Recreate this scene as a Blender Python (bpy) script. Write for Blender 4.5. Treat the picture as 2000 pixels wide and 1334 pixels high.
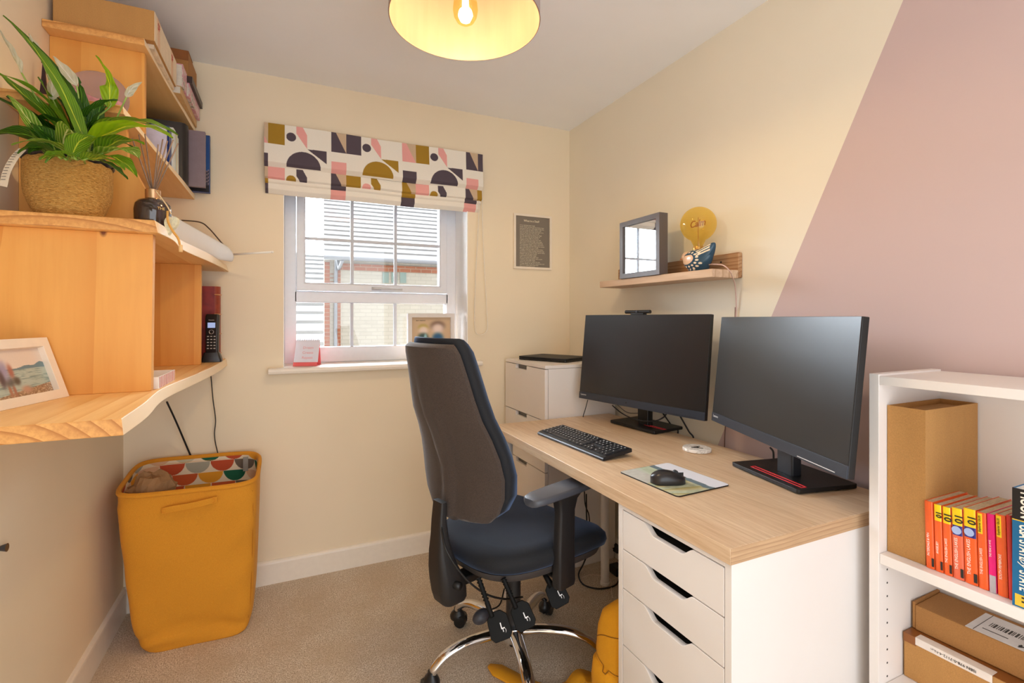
import bpy, bmesh, math, random
import numpy as np
from mathutils import Vector, Matrix

for _o in list(bpy.data.objects):
    bpy.data.objects.remove(_o)
SC = bpy.context.scene
COL = SC.collection
R = math.radians
PI = math.pi

# ------------------------------------------------------------ camera
TH, FOC, HZ, EYE = R(24.76), 958.0, 621.5, 1.243
cam_data = bpy.data.cameras.new('camera')
cam_data.sensor_width = 36.0
cam_data.lens = FOC / 2000 * 36
cam_data.shift_y = (HZ - 667) / 2000
cam_data.clip_start = 0.02
cam_data.clip_end = 200
cam = bpy.data.objects.new('camera', cam_data)
COL.objects.link(cam)
cam.location = (0, 0, EYE)
cam.rotation_euler = (R(90), 0, -TH)
SC.camera = cam

# ------------------------------------------------------------ sky, sun, exposure
SKY_BACK, SKY_FRONT = 1.6, 16.0
world = bpy.data.worlds.new('world')
SC.world = world
world.use_nodes = True
_wn = world.node_tree
_wn.nodes.clear()
_o = _wn.nodes.new('ShaderNodeOutputWorld')
_b = _wn.nodes.new('ShaderNodeBackground')
_b.inputs[0].default_value = (0.93, 0.97, 1.0, 1)
_b.inputs[1].default_value = 1.3
_wn.links.new(_b.outputs[0], _o.inputs[0])
# the sky on the window side (raised to strengthen the window light) is much brighter and a little bluer
_tc = _wn.nodes.new('ShaderNodeTexCoord')
_sp = _wn.nodes.new('ShaderNodeSeparateXYZ')
_mr = _wn.nodes.new('ShaderNodeMapRange')
_mr.inputs[1].default_value, _mr.inputs[2].default_value = 0.0, 0.6
_mr.inputs[3].default_value, _mr.inputs[4].default_value = SKY_BACK, SKY_FRONT
_wn.links.new(_tc.outputs['Generated'], _sp.inputs[0])
_wn.links.new(_sp.outputs[1], _mr.inputs[0])
_wn.links.new(_mr.outputs[0], _b.inputs[1])
_cm = _wn.nodes.new('ShaderNodeMapRange')
_mx = _wn.nodes.new('ShaderNodeMix')
_mx.data_type = 'RGBA'
_mx.inputs[6].default_value = (0.90, 0.95, 1.0, 1)
_mx.inputs[7].default_value = (0.80, 0.90, 1.0, 1)
_wn.links.new(_sp.outputs[1], _cm.inputs[0])
_wn.links.new(_cm.outputs[0], _mx.inputs[0])
_wn.links.new(_mx.outputs[2], _b.inputs[0])

sun_d = bpy.data.lights.new('sun', 'SUN')
sun_d.energy = 0.9
sun_d.angle = R(1.0)
sun_d.color = (1.0, 0.95, 0.88)
sun = bpy.data.objects.new('sun', sun_d)
COL.objects.link(sun)
sun.rotation_euler = Vector((-0.12, 0.40, -0.91)).to_track_quat('-Z', 'Y').to_euler()

# sampling guides in the two openings (they give no light of their own)
for nm, loc, rot, sx, sy in (('window_portal', (0.45, 2.80, 1.5), (R(-90), 0, 0), 0.92, 1.0),
                             ('opening_portal', (0.275, -0.84, 1.06), (R(90), 0, 0), 1.75, 2.12)):
    d = bpy.data.lights.new(nm, 'AREA')
    d.shape = 'RECTANGLE'
    d.size, d.size_y = sx, sy
    d.cycles.is_portal = True
    o = bpy.data.objects.new(nm, d)
    o.location = loc
    o.rotation_euler = rot
    COL.objects.link(o)

SC.view_settings.view_transform = 'Standard'
SC.view_settings.look = 'None'
SC.view_settings.gamma = 1
SC.view_settings.use_curve_mapping = False
SC.view_settings.exposure = 1.06
SC.cycles.max_bounces = 10
SC.cycles.diffuse_bounces = 6
SC.cycles.transparent_max_bounces = 12
SC.cycles.sample_clamp_indirect = 8
SC.cycles.caustics_reflective = False
SC.cycles.caustics_refractive = False

PEND_W = 6.0        # the pendant bulb
XL, XR, YB, ZC = -0.622, 1.568, 2.565, 2.382     # left wall, right wall, back wall, ceiling
DZ = 0.758                                        # desk top


def px(u, v, X=None, Y=None, Z=None, D=None):
    """the point seen at (u, v) in a 2000 x 1334 view that lies on a plane of the room"""
    a = (u - 1000) / FOC
    c = (HZ - v) / FOC
    rx = a * math.cos(TH) + math.sin(TH)
    ry = -a * math.sin(TH) + math.cos(TH)
    if X is not None:
        t = X / rx
    elif Y is not None:
        t = Y / ry
    elif Z is not None:
        t = (Z - EYE) / c
    else:
        t = D
    return Vector((rx * t, ry * t, EYE + c * t))


# ------------------------------------------------------------ materials
def lin(c):
    out = []
    for x in c[:3]:
        x = x / 255.0
        out.append(x / 12.92 if x <= 0.04045 else ((x + 0.055) / 1.055) ** 2.4)
    return (out[0], out[1], out[2], 1.0)


class NT:
    def __init__(self, name):
        self.m = bpy.data.materials.new(name)
        self.m.use_nodes = True
        self.t = self.m.node_tree
        self.b = self.t.nodes['Principled BSDF']

    def n(self, kind, **kw):
        nd = self.t.nodes.new(kind)
        for k, v in kw.items():
            setattr(nd, k, v)
        return nd

    def l(self, a, b):
        self.t.links.new(a, b)

    def coord(self, scale=(1, 1, 1), kind='Object', rot=(0, 0, 0), loc=(0, 0, 0)):
        tc = self.n('ShaderNodeTexCoord')
        mp = self.n('ShaderNodeMapping')
        mp.inputs['Scale'].default_value = scale
        mp.inputs['Rotation'].default_value = rot
        mp.inputs['Location'].default_value = loc
        self.l(tc.outputs[kind], mp.inputs[0])
        return mp.outputs[0]

    def noise(self, vec, scale=5, detail=3, rough=0.5, dist=0.0):
        nz = self.n('ShaderNodeTexNoise')
        nz.inputs['Scale'].default_value = scale
        nz.inputs['Detail'].default_value = detail
        nz.inputs['Roughness'].default_value = rough
        nz.inputs['Distortion'].default_value = dist
        self.l(vec, nz.inputs['Vector'])
        return nz.outputs['Fac']

    def ramp(self, fac, stops):
        r = self.n('ShaderNodeValToRGB')
        el = r.color_ramp.elements
        while len(el) < len(stops):
            el.new(0.5)
        for e, (p, c) in zip(el, stops):
            e.position = p
            e.color = c
        self.l(fac, r.inputs[0])
        return r.outputs[0]

    def mix(self, fac, a, b, mode='MIX'):
        m = self.n('ShaderNodeMix', data_type='RGBA', blend_type=mode)
        for s, v in ((m.inputs[0], fac), (m.inputs[6], a), (m.inputs[7], b)):
            if isinstance(v, (int, float, tuple)):
                s.default_value = v
            else:
                self.l(v, s)
        return m.outputs[2]

    def math(self, op, a, b=0.0):
        m = self.n('ShaderNodeMath', operation=op)
        for s, v in ((m.inputs[0], a), (m.inputs[1], b)):
            if isinstance(v, (int, float)):
                s.default_value = v
            else:
                self.l(v, s)
        return m.outputs[0]

    def bump(self, h, strength=0.2, dist=0.001):
        b = self.n('ShaderNodeBump')
        b.inputs['Strength'].default_value = strength
        b.inputs['Distance'].default_value = dist
        self.l(h, b.inputs['Height'])
        self.l(b.outputs[0], self.b.inputs['Normal'])

    def set(self, **kw):
        for k, v in kw.items():
            k = k.replace('_', ' ')
            if isinstance(v, (int, float, tuple)):
                self.b.inputs[k].default_value = v
            else:
                self.l(v, self.b.inputs[k])
        return self


_mc = {}


def mat(name, c=(200, 200, 200), rough=0.5, metal=0.0, var=0.06, scale=40, bump=0.0, bd=0.001, stretch=(1, 1, 1), **kw):
    """a plain surface with a little colour wander and grain"""
    if name in _mc:
        return _mc[name]
    k = NT(name)
    base = lin(c)
    v = k.coord(stretch)
    f = k.noise(v, scale, 3)
    lo = tuple(x * (1 - var) for x in base[:3]) + (1,)
    hi = tuple(min(1, x * (1 + var)) for x in base[:3]) + (1,)
    k.set(Base_Color=k.ramp(f, [(0.3, lo), (0.7, hi)]), Roughness=rough, Metallic=metal)
    if bump:
        k.bump(k.noise(v, scale * 2, 4), bump, bd)
    k.set(**kw)
    _mc[name] = k.m
    return k.m


def wood(name, c1, c2, axis='Y', rings=14, streak=60, centre=(0, 0, 0), rough=0.45, knots=False, c3=None, dist=3.5):
    """long grain along one axis, year rings around it"""
    if name in _mc:
        return _mc[name]
    k = NT(name)
    ax = 'XYZ'.index(axis)
    sc = [1, 1, 1]
    sc[ax] = 0.07
    v = k.coord(tuple(sc), loc=centre)
    w = k.n('ShaderNodeTexWave', wave_type='RINGS', rings_direction=axis, wave_profile='SAW')
    w.inputs['Scale'].default_value = rings
    w.inputs['Distortion'].default_value = dist
    w.inputs['Detail'].default_value = 2
    w.inputs['Detail Scale'].default_value = 1.2
    k.l(v, w.inputs['Vector'])
    f1 = w.outputs['Fac']
    f2 = k.noise(v, streak, 4, 0.6)
    f3 = k.noise(v, 7, 2)
    col = k.ramp(f1, [(0.0, lin(c1)), (0.7, lin(tuple(a * 0.75 + b * 0.25 for a, b in zip(c1, c2)))), (1.0, lin(c2))])
    col = k.mix(k.ramp(f2, [(0.35, (0, 0, 0, 1)), (0.7, (0.5, 0.5, 0.5, 1))]), col, lin(c2))
    if c3:
        col = k.mix(k.ramp(f3, [(0.4, (0, 0, 0, 1)), (0.65, (0.6, 0.6, 0.6, 1))]), col, lin(c3))
    if knots:
        vo = k.n('ShaderNodeTexVoronoi', feature='F1')
        vo.inputs['Scale'].default_value = 8.5
        sc2 = [1, 1, 1]
        sc2[ax] = 0.6
        k.l(k.coord(tuple(sc2)), vo.inputs['Vector'])
        kf = k.ramp(vo.outputs['Distance'], [(0.03, (1, 1, 1, 1)), (0.075, (0, 0, 0, 1))])
        col = k.mix(kf, col, lin((120, 62, 25)))
    k.set(Base_Color=col, Roughness=rough)
    k.bump(f2, 0.12, 0.0005)
    _mc[name] = k.m
    return k.m


def painted(name, rough=0.6, **kw):
    """colours held per vertex in the attribute 'col'"""
    key = 'painted ' + name
    if key in _mc:
        return _mc[key]
    k = NT(name)
    a = k.n('ShaderNodeAttribute', attribute_name='col')
    f = k.noise(k.coord(), 300, 2)
    col = k.mix(0.12, a.outputs['Color'], k.ramp(f, [(0.3, (0.75, 0.75, 0.75, 1)), (0.7, (1, 1, 1, 1))]), 'MULTIPLY')
    k.set(Base_Color=col, Roughness=rough)
    k.bump(f, 0.1, 0.0004)
    k.set(**kw)
    _mc[key] = k.m
    return k.m


# ------------------------------------------------------------ objects
def tag(o, label=None, cat=None, group=None, kind=None):
    if label:
        o['label'] = label
    if cat:
        o['category'] = cat
    if group:
        o['group'] = group
    if kind:
        o['kind'] = kind
    return o


def thing(name, label, cat, loc=(0, 0, 0), rotz=0.0, group=None):
    o = bpy.data.objects.new(name, None)
    o.empty_display_size = 0.05
    COL.objects.link(o)
    o.location = loc
    o.rotation_euler = (0, 0, rotz)
    return tag(o, label, cat, group)


def wmat(o):
    return Matrix.Translation(o.location) @ o.rotation_euler.to_matrix().to_4x4()


def root_inv(o):
    m = Matrix.Identity(4)
    while o is not None:
        m = wmat(o) @ m
        o = o.parent
    return m.inverted()


def obj(name, bm, m, parent=None, smooth=False, w=False, bevel=0.0, sub=0, label=None, seg=2, auto=None, solid=0.0):
    """links a bmesh as one mesh object; w: the mesh was laid out in room coordinates"""
    me = bpy.data.meshes.new(name)
    if w and parent is not None:
        bm.transform(root_inv(parent))
    bmesh.ops.recalc_face_normals(bm, faces=bm.faces[:])
    bm.to_mesh(me)
    bm.free()
    o = bpy.data.objects.new(name, me)
    COL.objects.link(o)
    for mm in (m if isinstance(m, (list, tuple)) else [m]):
        me.materials.append(mm)
    if parent is not None:
        o.parent = parent
    if smooth:
        me.polygons.foreach_set('use_smooth', [True] * len(me.polygons))
    if auto is not None:
        me.polygons.foreach_set('use_smooth', [True] * len(me.polygons))
        me.set_sharp_from_angle(angle=R(auto))
    if solid:
        s = o.modifiers.new('solid', 'SOLIDIFY')
        s.thickness = solid
        s.offset = -1
    if bevel:
        b = o.modifiers.new('bevel', 'BEVEL')
        b.width = bevel
        b.segments = seg
        b.limit_method = 'ANGLE'
        b.angle_limit = R(40)
        me.polygons.foreach_set('use_smooth', [True] * len(me.polygons))
        wn = o.modifiers.new('wn', 'WEIGHTED_NORMAL')
        wn.keep_sharp = True
    if sub:
        s = o.modifiers.new('sub', 'SUBSURF')
        s.levels = s.render_levels = sub
    if label:
        o['label'] = label
    return o


def struct(name, bm, m, parent=None, **kw):
    o = obj(name, bm, m, parent, **kw)
    if parent is None:
        o['kind'] = 'structure'
    return o


def NB():
    return bmesh.new()


def box(bm, x0, x1, y0, y1, z0, z1, M=None, mi=0):
    c = [(x0, y0, z0), (x1, y0, z0), (x1, y1, z0), (x0, y1, z0), (x0, y0, z1), (x1, y0, z1), (x1, y1, z1), (x0, y1, z1)]
    v = [bm.verts.new(M @ Vector(p) if M is not None else p) for p in c]
    for f in ((0, 3, 2, 1), (4, 5, 6, 7), (0, 1, 5, 4), (1, 2, 6, 5), (2, 3, 7, 6), (3, 0, 4, 7)):
        bm.faces.new([v[i] for i in f]).material_index = mi
    return bm


def prism(bm, poly, M, d, mi=0):
    """polygon in the local xy plane pushed along local z by d"""
    a = [bm.verts.new(M @ Vector((p[0], p[1], 0))) for p in poly]
    b = [bm.verts.new(M @ Vector((p[0], p[1], d))) for p in poly]
    n = len(poly)
    bm.faces.new(a[::-1]).material_index = mi
    bm.faces.new(b).material_index = mi
    for i in range(n):
        j = (i + 1) % n
        bm.faces.new((a[i], a[j], b[j], b[i])).material_index = mi
    return bm


def loft(bm, rows, closed=True, cap=True, mi=0):
    """rows of points, joined row to row"""
    vs = [[bm.verts.new(p) for p in r] for r in rows]
    n = len(rows[0])
    for a, b in zip(vs, vs[1:]):
        for i in range(n if closed else n - 1):
            j = (i + 1) % n
            bm.faces.new((a[i], a[j], b[j], b[i])).material_index = mi
    if cap and closed:
        for r in (vs[0][::-1], vs[-1]):
            bm.faces.new(r).material_index = mi
    return bm


def lathe(bm, prof, M=None, seg=32, mi=0, cap=True):
    rows = []
    for r, z in prof:
        row = []
        for i in range(seg):
            a = 2 * PI * i / seg
            p = Vector((r * math.cos(a), r * math.sin(a), z))
            row.append(M @ p if M is not None else p)
        rows.append(row)
    return loft(bm, rows, True, cap, mi)


def spline(pts, n=8):
    """points of a smooth curve through the given ones"""
    P = [Vector(p) for p in pts]
    if len(P) < 3:
        return [P[0].lerp(P[-1], i / n) for i in range(n + 1)]
    E = [2 * P[0] - P[1]] + P + [2 * P[-1] - P[-2]]
    out = []
    for i in range(len(P) - 1):
        a, b, c, d = E[i:i + 4]
        for k in range(n):
            t = k / n
            out.append(0.5 * ((2 * b) + (c - a) * t + (2 * a - 5 * b + 4 * c - d) * t * t + (3 * b - a - 3 * c + d) * t ** 3))
    out.append(P[-1])
    return out


def tube(bm, pts, r, seg=10, n=8, smooth=True, flat=1.0, up=None, mi=0):
    """r: a number or a function of 0..1; flat squashes the section across 'up'"""
    c = spline(pts, n) if smooth else [Vector(p) for p in pts]
    m = len(c)
    ref = Vector(up) if up else Vector((0.13, 0.27, 0.95))
    rows = []
    for i, p in enumerate(c):
        t = (c[min(i + 1, m - 1)] - c[max(i - 1, 0)]).normalized()
        s = t.cross(ref)
        if s.length < 1e-3:
            s = t.cross(Vector((1, 0, 0)))
        s.normalize()
        u = s.cross(t).normalized()
        if not up:
            ref = u
        rr = r(i / (m - 1)) if callable(r) else r
        rows.append([p + s * (rr * math.cos(2 * PI * k / seg)) + u * (rr * flat * math.sin(2 * PI * k / seg)) for k in range(seg)])
    return loft(bm, rows, True, True, mi)


def cyl(bm, p0, p1, r0, r1=None, seg=20, mi=0):
    r1 = r0 if r1 is None else r1
    return tube(bm, [p0, p1], lambda t: r0 + (r1 - r0) * t, seg, 1, False, mi=mi)


def ball(bm, c, r, seg=20, M=None, sq=(1, 1, 1), mi=0):
    n = seg // 2
    prof = [(max(1e-4, math.sin(PI * i / n)), -math.cos(PI * i / n)) for i in range(n + 1)]
    T = Matrix.Translation(Vector(c)) @ (M.to_4x4() if M is not None else Matrix.Identity(4)) @ Matrix.Diagonal((r * sq[0], r * sq[1], r * sq[2], 1))
    return lathe(bm, prof, T, seg, mi)


def rrect(w, h, r, n=5, cx=0.0, cy=0.0):
    out = []
    for sx, sy, a0 in ((1, 1, 0), (-1, 1, 90), (-1, -1, 180), (1, -1, 270)):
        for i in range(n + 1):
            a = R(a0 + 90 * i / n)
            out.append((cx + sx * (w / 2 - r) + r * math.cos(a), cy + sy * (h / 2 - r) + r * math.sin(a)))
    return out


def basis(o, x, y, z=None):
    x, y = Vector(x).normalized(), Vector(y).normalized()
    z = Vector(z).normalized() if z is not None else x.cross(y)
    M = Matrix((x, y, z)).transposed().to_4x4()
    M.translation = Vector(o)
    return M


def picture(name, P, colf, nu, nv, parent=None, rough=0.6, w=False, solid=0.0, matname=None, smooth=True, **kw):
    """a printed surface: P(u, v) gives the points, colf(u, v) sRGB colours, both on numpy grids 0..1"""
    u, v = np.meshgrid(np.linspace(0, 1, nu), np.linspace(0, 1, nv))
    X, Y, Z = P(u, v)
    co = np.stack([X + 0 * u, Y + 0 * u, Z + 0 * u], -1).reshape(-1, 3)
    if w and parent is not None:
        Mi = np.array(root_inv(parent))
        co = co @ Mi[:3, :3].T + Mi[:3, 3]
    idx = np.arange(nu * nv).reshape(nv, nu)
    q = np.stack([idx[:-1, :-1], idx[:-1, 1:], idx[1:, 1:], idx[1:, :-1]], -1).reshape(-1, 4)
    me = bpy.data.meshes.new(name)
    me.vertices.add(len(co))
    me.vertices.foreach_set('co', co.astype(np.float32).ravel())
    me.loops.add(q.size)
    me.loops.foreach_set('vertex_index', q.ravel().astype(np.int32))
    me.polygons.add(len(q))
    me.polygons.foreach_set('loop_start', np.arange(0, q.size, 4, dtype=np.int32))
    me.update(calc_edges=True)
    if smooth:
        me.polygons.foreach_set('use_smooth', np.ones(len(q), bool))
    c = np.clip(colf(u, v), 0, 255) / 255.0
    c = np.where(c <= 0.04045, c / 12.92, ((c + 0.055) / 1.055) ** 2.4).reshape(-1, 3)
    at = me.color_attributes.new('col', 'FLOAT_COLOR', 'POINT')
    at.data.foreach_set('color', np.concatenate([c, np.ones((len(c), 1))], 1).astype(np.float32).ravel())
    o = bpy.data.objects.new(name, me)
    COL.objects.link(o)
    me.materials.append(painted(matname or 'printed surface', rough, **kw))
    if parent is not None:
        o.parent = parent
    if solid:
        s = o.modifiers.new('solid', 'SOLIDIFY')
        s.thickness = solid
        s.offset = 0
    return o


def flatpic(name, M, w, h, colf, nu, nv, parent, world=True, **kw):
    """a picture lying in M's xy plane; u to the right, v downwards from the top"""
    A = np.array(M)

    def P(u, v):
        x, y = u * w, (1 - v) * h
        return [A[i, 0] * x + A[i, 1] * y + A[i, 3] for i in range(3)]
    return picture(name, P, colf, nu, nv, parent, w=world, **kw)


def C3(u, c):
    return np.zeros(u.shape + (3,)) + np.array(c, float)


def put(col, mask, c):
    mask = np.clip(np.asarray(mask, float), 0, 1)[..., None]
    return col * (1 - mask) + np.array(c, float) * mask


_nrng = np.random.default_rng(5)
_tab = _nrng.random((64, 64))


def fnoise(x, y, oct=3):
    s, a, tot = 0, 1.0, 0
    for k in range(oct):
        xi, yi = np.floor(x).astype(int), np.floor(y).astype(int)
        fx, fy = x - xi, y - yi
        fx, fy = fx * fx * (3 - 2 * fx), fy * fy * (3 - 2 * fy)
        g = lambda i, j: _tab[(xi + i) % 64, (yi + j) % 64]
        s = s + a * ((g(0, 0) * (1 - fx) + g(1, 0) * fx) * (1 - fy) + (g(0, 1) * (1 - fx) + g(1, 1) * fx) * fy)
        tot += a
        a *= 0.5
        x, y = x * 2 + 7.3, y * 2 + 3.1
    return s / tot


def text(name, s, size, M, m, parent, w=True, depth=0.0003, align='CENTER', ay='CENTER', line=1.0, sx=1.0, bold=0.0, label=None, spacing=1.0, shear=0.0):
    """lettering as a thin mesh lying in M's xy plane"""
    cu = bpy.data.curves.new(name, 'FONT')
    cu.body = s
    cu.size = size
    cu.extrude = depth
    cu.offset = bold
    cu.align_x = align
    cu.align_y = ay
    cu.space_line = line
    cu.space_character = spacing
    cu.shear = shear
    cu.resolution_u = 3
    t = bpy.data.objects.new('tmp', cu)
    COL.objects.link(t)
    me = bpy.data.meshes.new_from_object(t.evaluated_get(bpy.context.evaluated_depsgraph_get()))
    bpy.data.objects.remove(t)
    T = M @ Matrix.Diagonal((sx, 1, 1, 1))
    if w and parent is not None:
        T = root_inv(parent) @ T
    me.transform(T)
    me.name = name
    o = bpy.data.objects.new(name, me)
    COL.objects.link(o)
    me.materials.clear()
    me.materials.append(m)
    if parent is not None:
        o.parent = parent
    if label:
        o['label'] = label
    return o
# ============================================================ the room
def paint_wall(name, c, two=None):
    k = NT(name)
    v = k.coord()
    f = k.noise(v, 3, 4)
    base = lin(c)
    col = k.ramp(f, [(0.3, tuple(x * 0.97 for x in base[:3]) + (1,)), (0.7, base)])
    if two:
        sp = k.n('ShaderNodeSeparateXYZ')
        k.l(v, sp.inputs[0])
        s = k.math('ADD', sp.outputs[1], k.math('MULTIPLY', sp.outputs[2], 0.464))
        g = k.math('LESS_THAN', s, 1.1905 + 0.464 * 1.264)
        col = k.mix(g, col, lin(two))
    k.set(Base_Color=col, Roughness=0.75)
    k.bump(k.noise(v, 220, 3), 0.08, 0.0006)
    return k.m


CREAM = (240, 225, 198)
m_wall = paint_wall('cream wall paint', CREAM)
m_wall2 = paint_wall('cream and pink wall paint', (240, 231, 212), (206, 182, 179))
m_ceil = paint_wall('white ceiling paint', (246, 247, 250))
m_gloss = mat('white gloss woodwork', (240, 232, 220), 0.35, var=0.02)
m_upvc = mat('white plastic window frame', (226, 228, 235), 0.3, var=0.015)


def carpet():
    k = NT('beige loop carpet')
    v = k.coord()
    f = k.noise(v, 230, 3, 0.8)
    g = k.noise(v, 6, 4, 0.6)
    h = k.noise(v, 60, 4, 0.7)
    col = k.ramp(f, [(0.36, lin((112, 94, 74))), (0.48, lin((206, 190, 170))), (0.62, lin((250, 242, 230)))])
    col = k.mix(k.ramp(g, [(0.35, (0, 0, 0, 1)), (0.62, (0.55, 0.55, 0.55, 1))]), col, lin((196, 176, 150)))
    col = k.mix(k.ramp(h, [(0.35, (0.3, 0.3, 0.3, 1)), (0.55, (0, 0, 0, 1))]), col, lin((164, 142, 116)))
    k.set(Base_Color=col, Roughness=0.95)
    k.bump(k.math('ADD', f, h), 0.5, 0.003)
    return k.m


YO = -0.85
struct('floor', box(NB(), XL - 0.1, XR + 0.1, YO, YB + 0.25, -0.12, 0), carpet())
struct('ceiling', box(NB(), XL - 0.1, XR + 0.1, YO, YB + 0.25, ZC, ZC + 0.12), m_ceil)
struct('wall_left', box(NB(), XL - 0.1, XL, YO, YB + 0.25, 0, ZC), m_wall)
struct('wall_right', box(NB(), XR, XR + 0.1, YO, YB + 0.25, 0, ZC), m_wall2)
bm = NB()
box(bm, XL, -0.60, YO, YO + 0.1, 0, ZC)
box(bm, 1.15, XR, YO, YO + 0.1, 0, ZC)
box(bm, -0.60, 1.15, YO, YO + 0.1, 2.12, ZC)
bmesh.ops.remove_doubles(bm, verts=bm.verts, dist=1e-5)
struct('wall_front', bm, m_wall)  # unseen wall; its wide opening is added to let sky light in
WX0, WX1, WZ0, WZ1, YF = -0.010, 0.913, 1.010, 2.02, 2.762     # window opening and frame plane
bm = NB()
box(bm, XL, WX0, YB, YB + 0.25, 0, ZC)
box(bm, WX1, XR, YB, YB + 0.25, 0, ZC)
box(bm, WX0, WX1, YB, YB + 0.25, 0, WZ0 - 0.028)
box(bm, WX0, WX1, YB, YB + 0.25, WZ1, ZC)
bmesh.ops.remove_doubles(bm, verts=bm.verts, dist=1e-5)
struct('wall_back', bm, m_wall)
bm = NB()
box(bm, WX0, WX0 + 0.003, YB - 0.001, YF + 0.02, WZ0, WZ1)
box(bm, WX1 - 0.004, WX1, YB - 0.001, YF + 0.02, WZ0, WZ1)
box(bm, WX0, WX1, YB - 0.001, YF + 0.02, WZ1 - 0.003, WZ1)
struct('trim_1', bm, mat('white reveal paint', (252, 253, 255), 0.6, var=0.02))


def skirting(name, p, q, nrm):
    p, q, nrm = Vector(p), Vector(q), Vector(nrm)
    prof = [(0, 0), (0.015, 0), (0.015, 0.094), (0.0135, 0.101), (0.009, 0.106), (0.004, 0.108), (0, 0.108)]
    bm = NB()
    loft(bm, [[e + nrm * a + Vector((0, 0, b)) for a, b in prof] for e in (p, q)])
    struct(name, bm, m_gloss)


skirting('baseboard_left', (XL, YO, 0), (XL, YB, 0), (1, 0, 0))
skirting('baseboard_back', (XL, YB, 0), (XR, YB, 0), (0, -1, 0))
skirting('baseboard_right', (XR, YO, 0), (XR, YB, 0), (-1, 0, 0))

# ------------------------------------------------------------ window
win = bpy.data.objects.new('window_1', None)
COL.objects.link(win)
win.location = (0.45, YF, WZ0)
win['kind'] = 'structure'


def ring(bm, x0, x1, z0, z1, y0, y1, wd, wb=None, wt=None, ch=0.0):
    wb = wd if wb is None else wb
    wt = wd if wt is None else wt
    o = [(x0, z0), (x1, z0), (x1, z1), (x0, z1)]
    i = [(x0 + wd, z0 + wb), (x1 - wd, z0 + wb), (x1 - wd, z1 - wt), (x0 + wd, z1 - wt)]
    j = [(a - ch * s, b - ch * t) for (a, b), (s, t) in zip(i, ((1, 1), (-1, 1), (-1, -1), (1, -1)))]
    rows = [[(a, y1, b) for a, b in o], [(a, y0, b) for a, b in o], [(a, y0, b) for a, b in j], [(a, y0 + ch, b) for a, b in i], [(a, y1, b) for a, b in i]]
    vs = [[bm.verts.new(p) for p in r] for r in rows]
    vs.append(vs[0])
    for a, b in zip(vs, vs[1:]):
        for k in range(4):
            l = (k + 1) % 4
            bm.faces.new((a[k], a[l], b[l], b[k]))
    return bm


SB, ST = 1.386, 1.965            # sash bottom and top
bm = NB()
ring(bm, WX0 + 0.003, WX1 - 0.004, WZ0, WZ1 - 0.003, YF, YF + 0.07, 0.056, 0.0, 0.055)
box(bm, WX0 + 0.05, WX1 - 0.05, YF, YF + 0.07, 1.326, 1.383)
box(bm, WX0 + 0.05, WX1 - 0.05, YF, YF + 0.07, WZ0, 1.09)
obj('window_frame', bm, m_upvc, win, w=True, bevel=0.004)
bm = NB()
ring(bm, 0.050, 0.850, SB, ST, YF - 0.018, YF + 0.035, 0.043, ch=0.008)
obj('sash', bm, m_upvc, win, w=True, bevel=0.003)
bm = NB()
for xc in (0.3257, 0.5588):
    box(bm, xc - 0.008, xc + 0.008, YF + 0.008, YF + 0.02, SB + 0.04, ST - 0.04)
    box(bm, xc - 0.008, xc + 0.008, YF + 0.018, YF + 0.03, 1.085, 1.33)
box(bm, 0.09, 0.81, YF + 0.0085, YF + 0.0195, 1.653, 1.668)
obj('glazing_bars', bm, mat('grey white glazing bar', (196, 200, 210), 0.4, var=0.02), win, w=True)


def clear_glass(name, tint=(1, 1, 1), a=0.08, rough=0.0):
    k = NT(name)
    tr = k.n('ShaderNodeBsdfTransparent')
    tr.inputs[0].default_value = tint + (1,)
    gl = k.n('ShaderNodeBsdfGlossy')
    gl.inputs['Roughness'].default_value = rough
    fr = k.n('ShaderNodeFresnel')
    fr.inputs[0].default_value = 1.45
    mx = k.n('ShaderNodeMixShader')
    sc = k.math('MULTIPLY', fr.outputs[0], a / 0.08)
    k.l(sc, mx.inputs[0])
    k.l(tr.outputs[0], mx.inputs[1])
    k.l(gl.outputs[0], mx.inputs[2])
    k.l(mx.outputs[0], k.t.nodes['Material Output'].inputs[0])
    k.t.nodes.remove(k.b)
    return k.m


m_glass = clear_glass('window glass')
obj('pane', box(NB(), 0.09, 0.81, YF + 0.022, YF + 0.026, SB + 0.035, ST - 0.035), m_glass, win, w=True)
obj('pane', box(NB(), 0.04, 0.86, YF + 0.032, YF + 0.036, 1.085, 1.33), m_glass, win, w=True)
bm = NB()
box(bm, 0.425, 0.475, YF - 0.030, YF - 0.018, 1.396, 1.412)
tube(bm, [(0.43, YF - 0.036, 1.404), (0.47, YF - 0.045, 1.404), (0.585, YF - 0.045, 1.402)], 0.0075, 10, 6, flat=0.7)
obj('handle', bm, mat('grey window handle', (205, 205, 208), 0.3, var=0.02), win, w=True, smooth=True, label='pale grey casement handle')
bm = NB()
prof = [(YF + 0.0, 0.982), (2.515, 0.982), (2.508, 0.986), (2.505, 0.996), (2.508, 1.006), (2.515, 1.0095), (YF + 0.0, 1.0095)]
rows = []
# the nose runs past the opening on both sides
box(bm, WX0, WX1, YB - 0.001, YF, 0.983, 1.0095)
loft(bm, [[(x, min(y, YB - 0.0005), z) for y, z in prof] for x in (-0.073, 0.98)])
obj('window_sill', bm, m_gloss, win, w=True)

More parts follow.
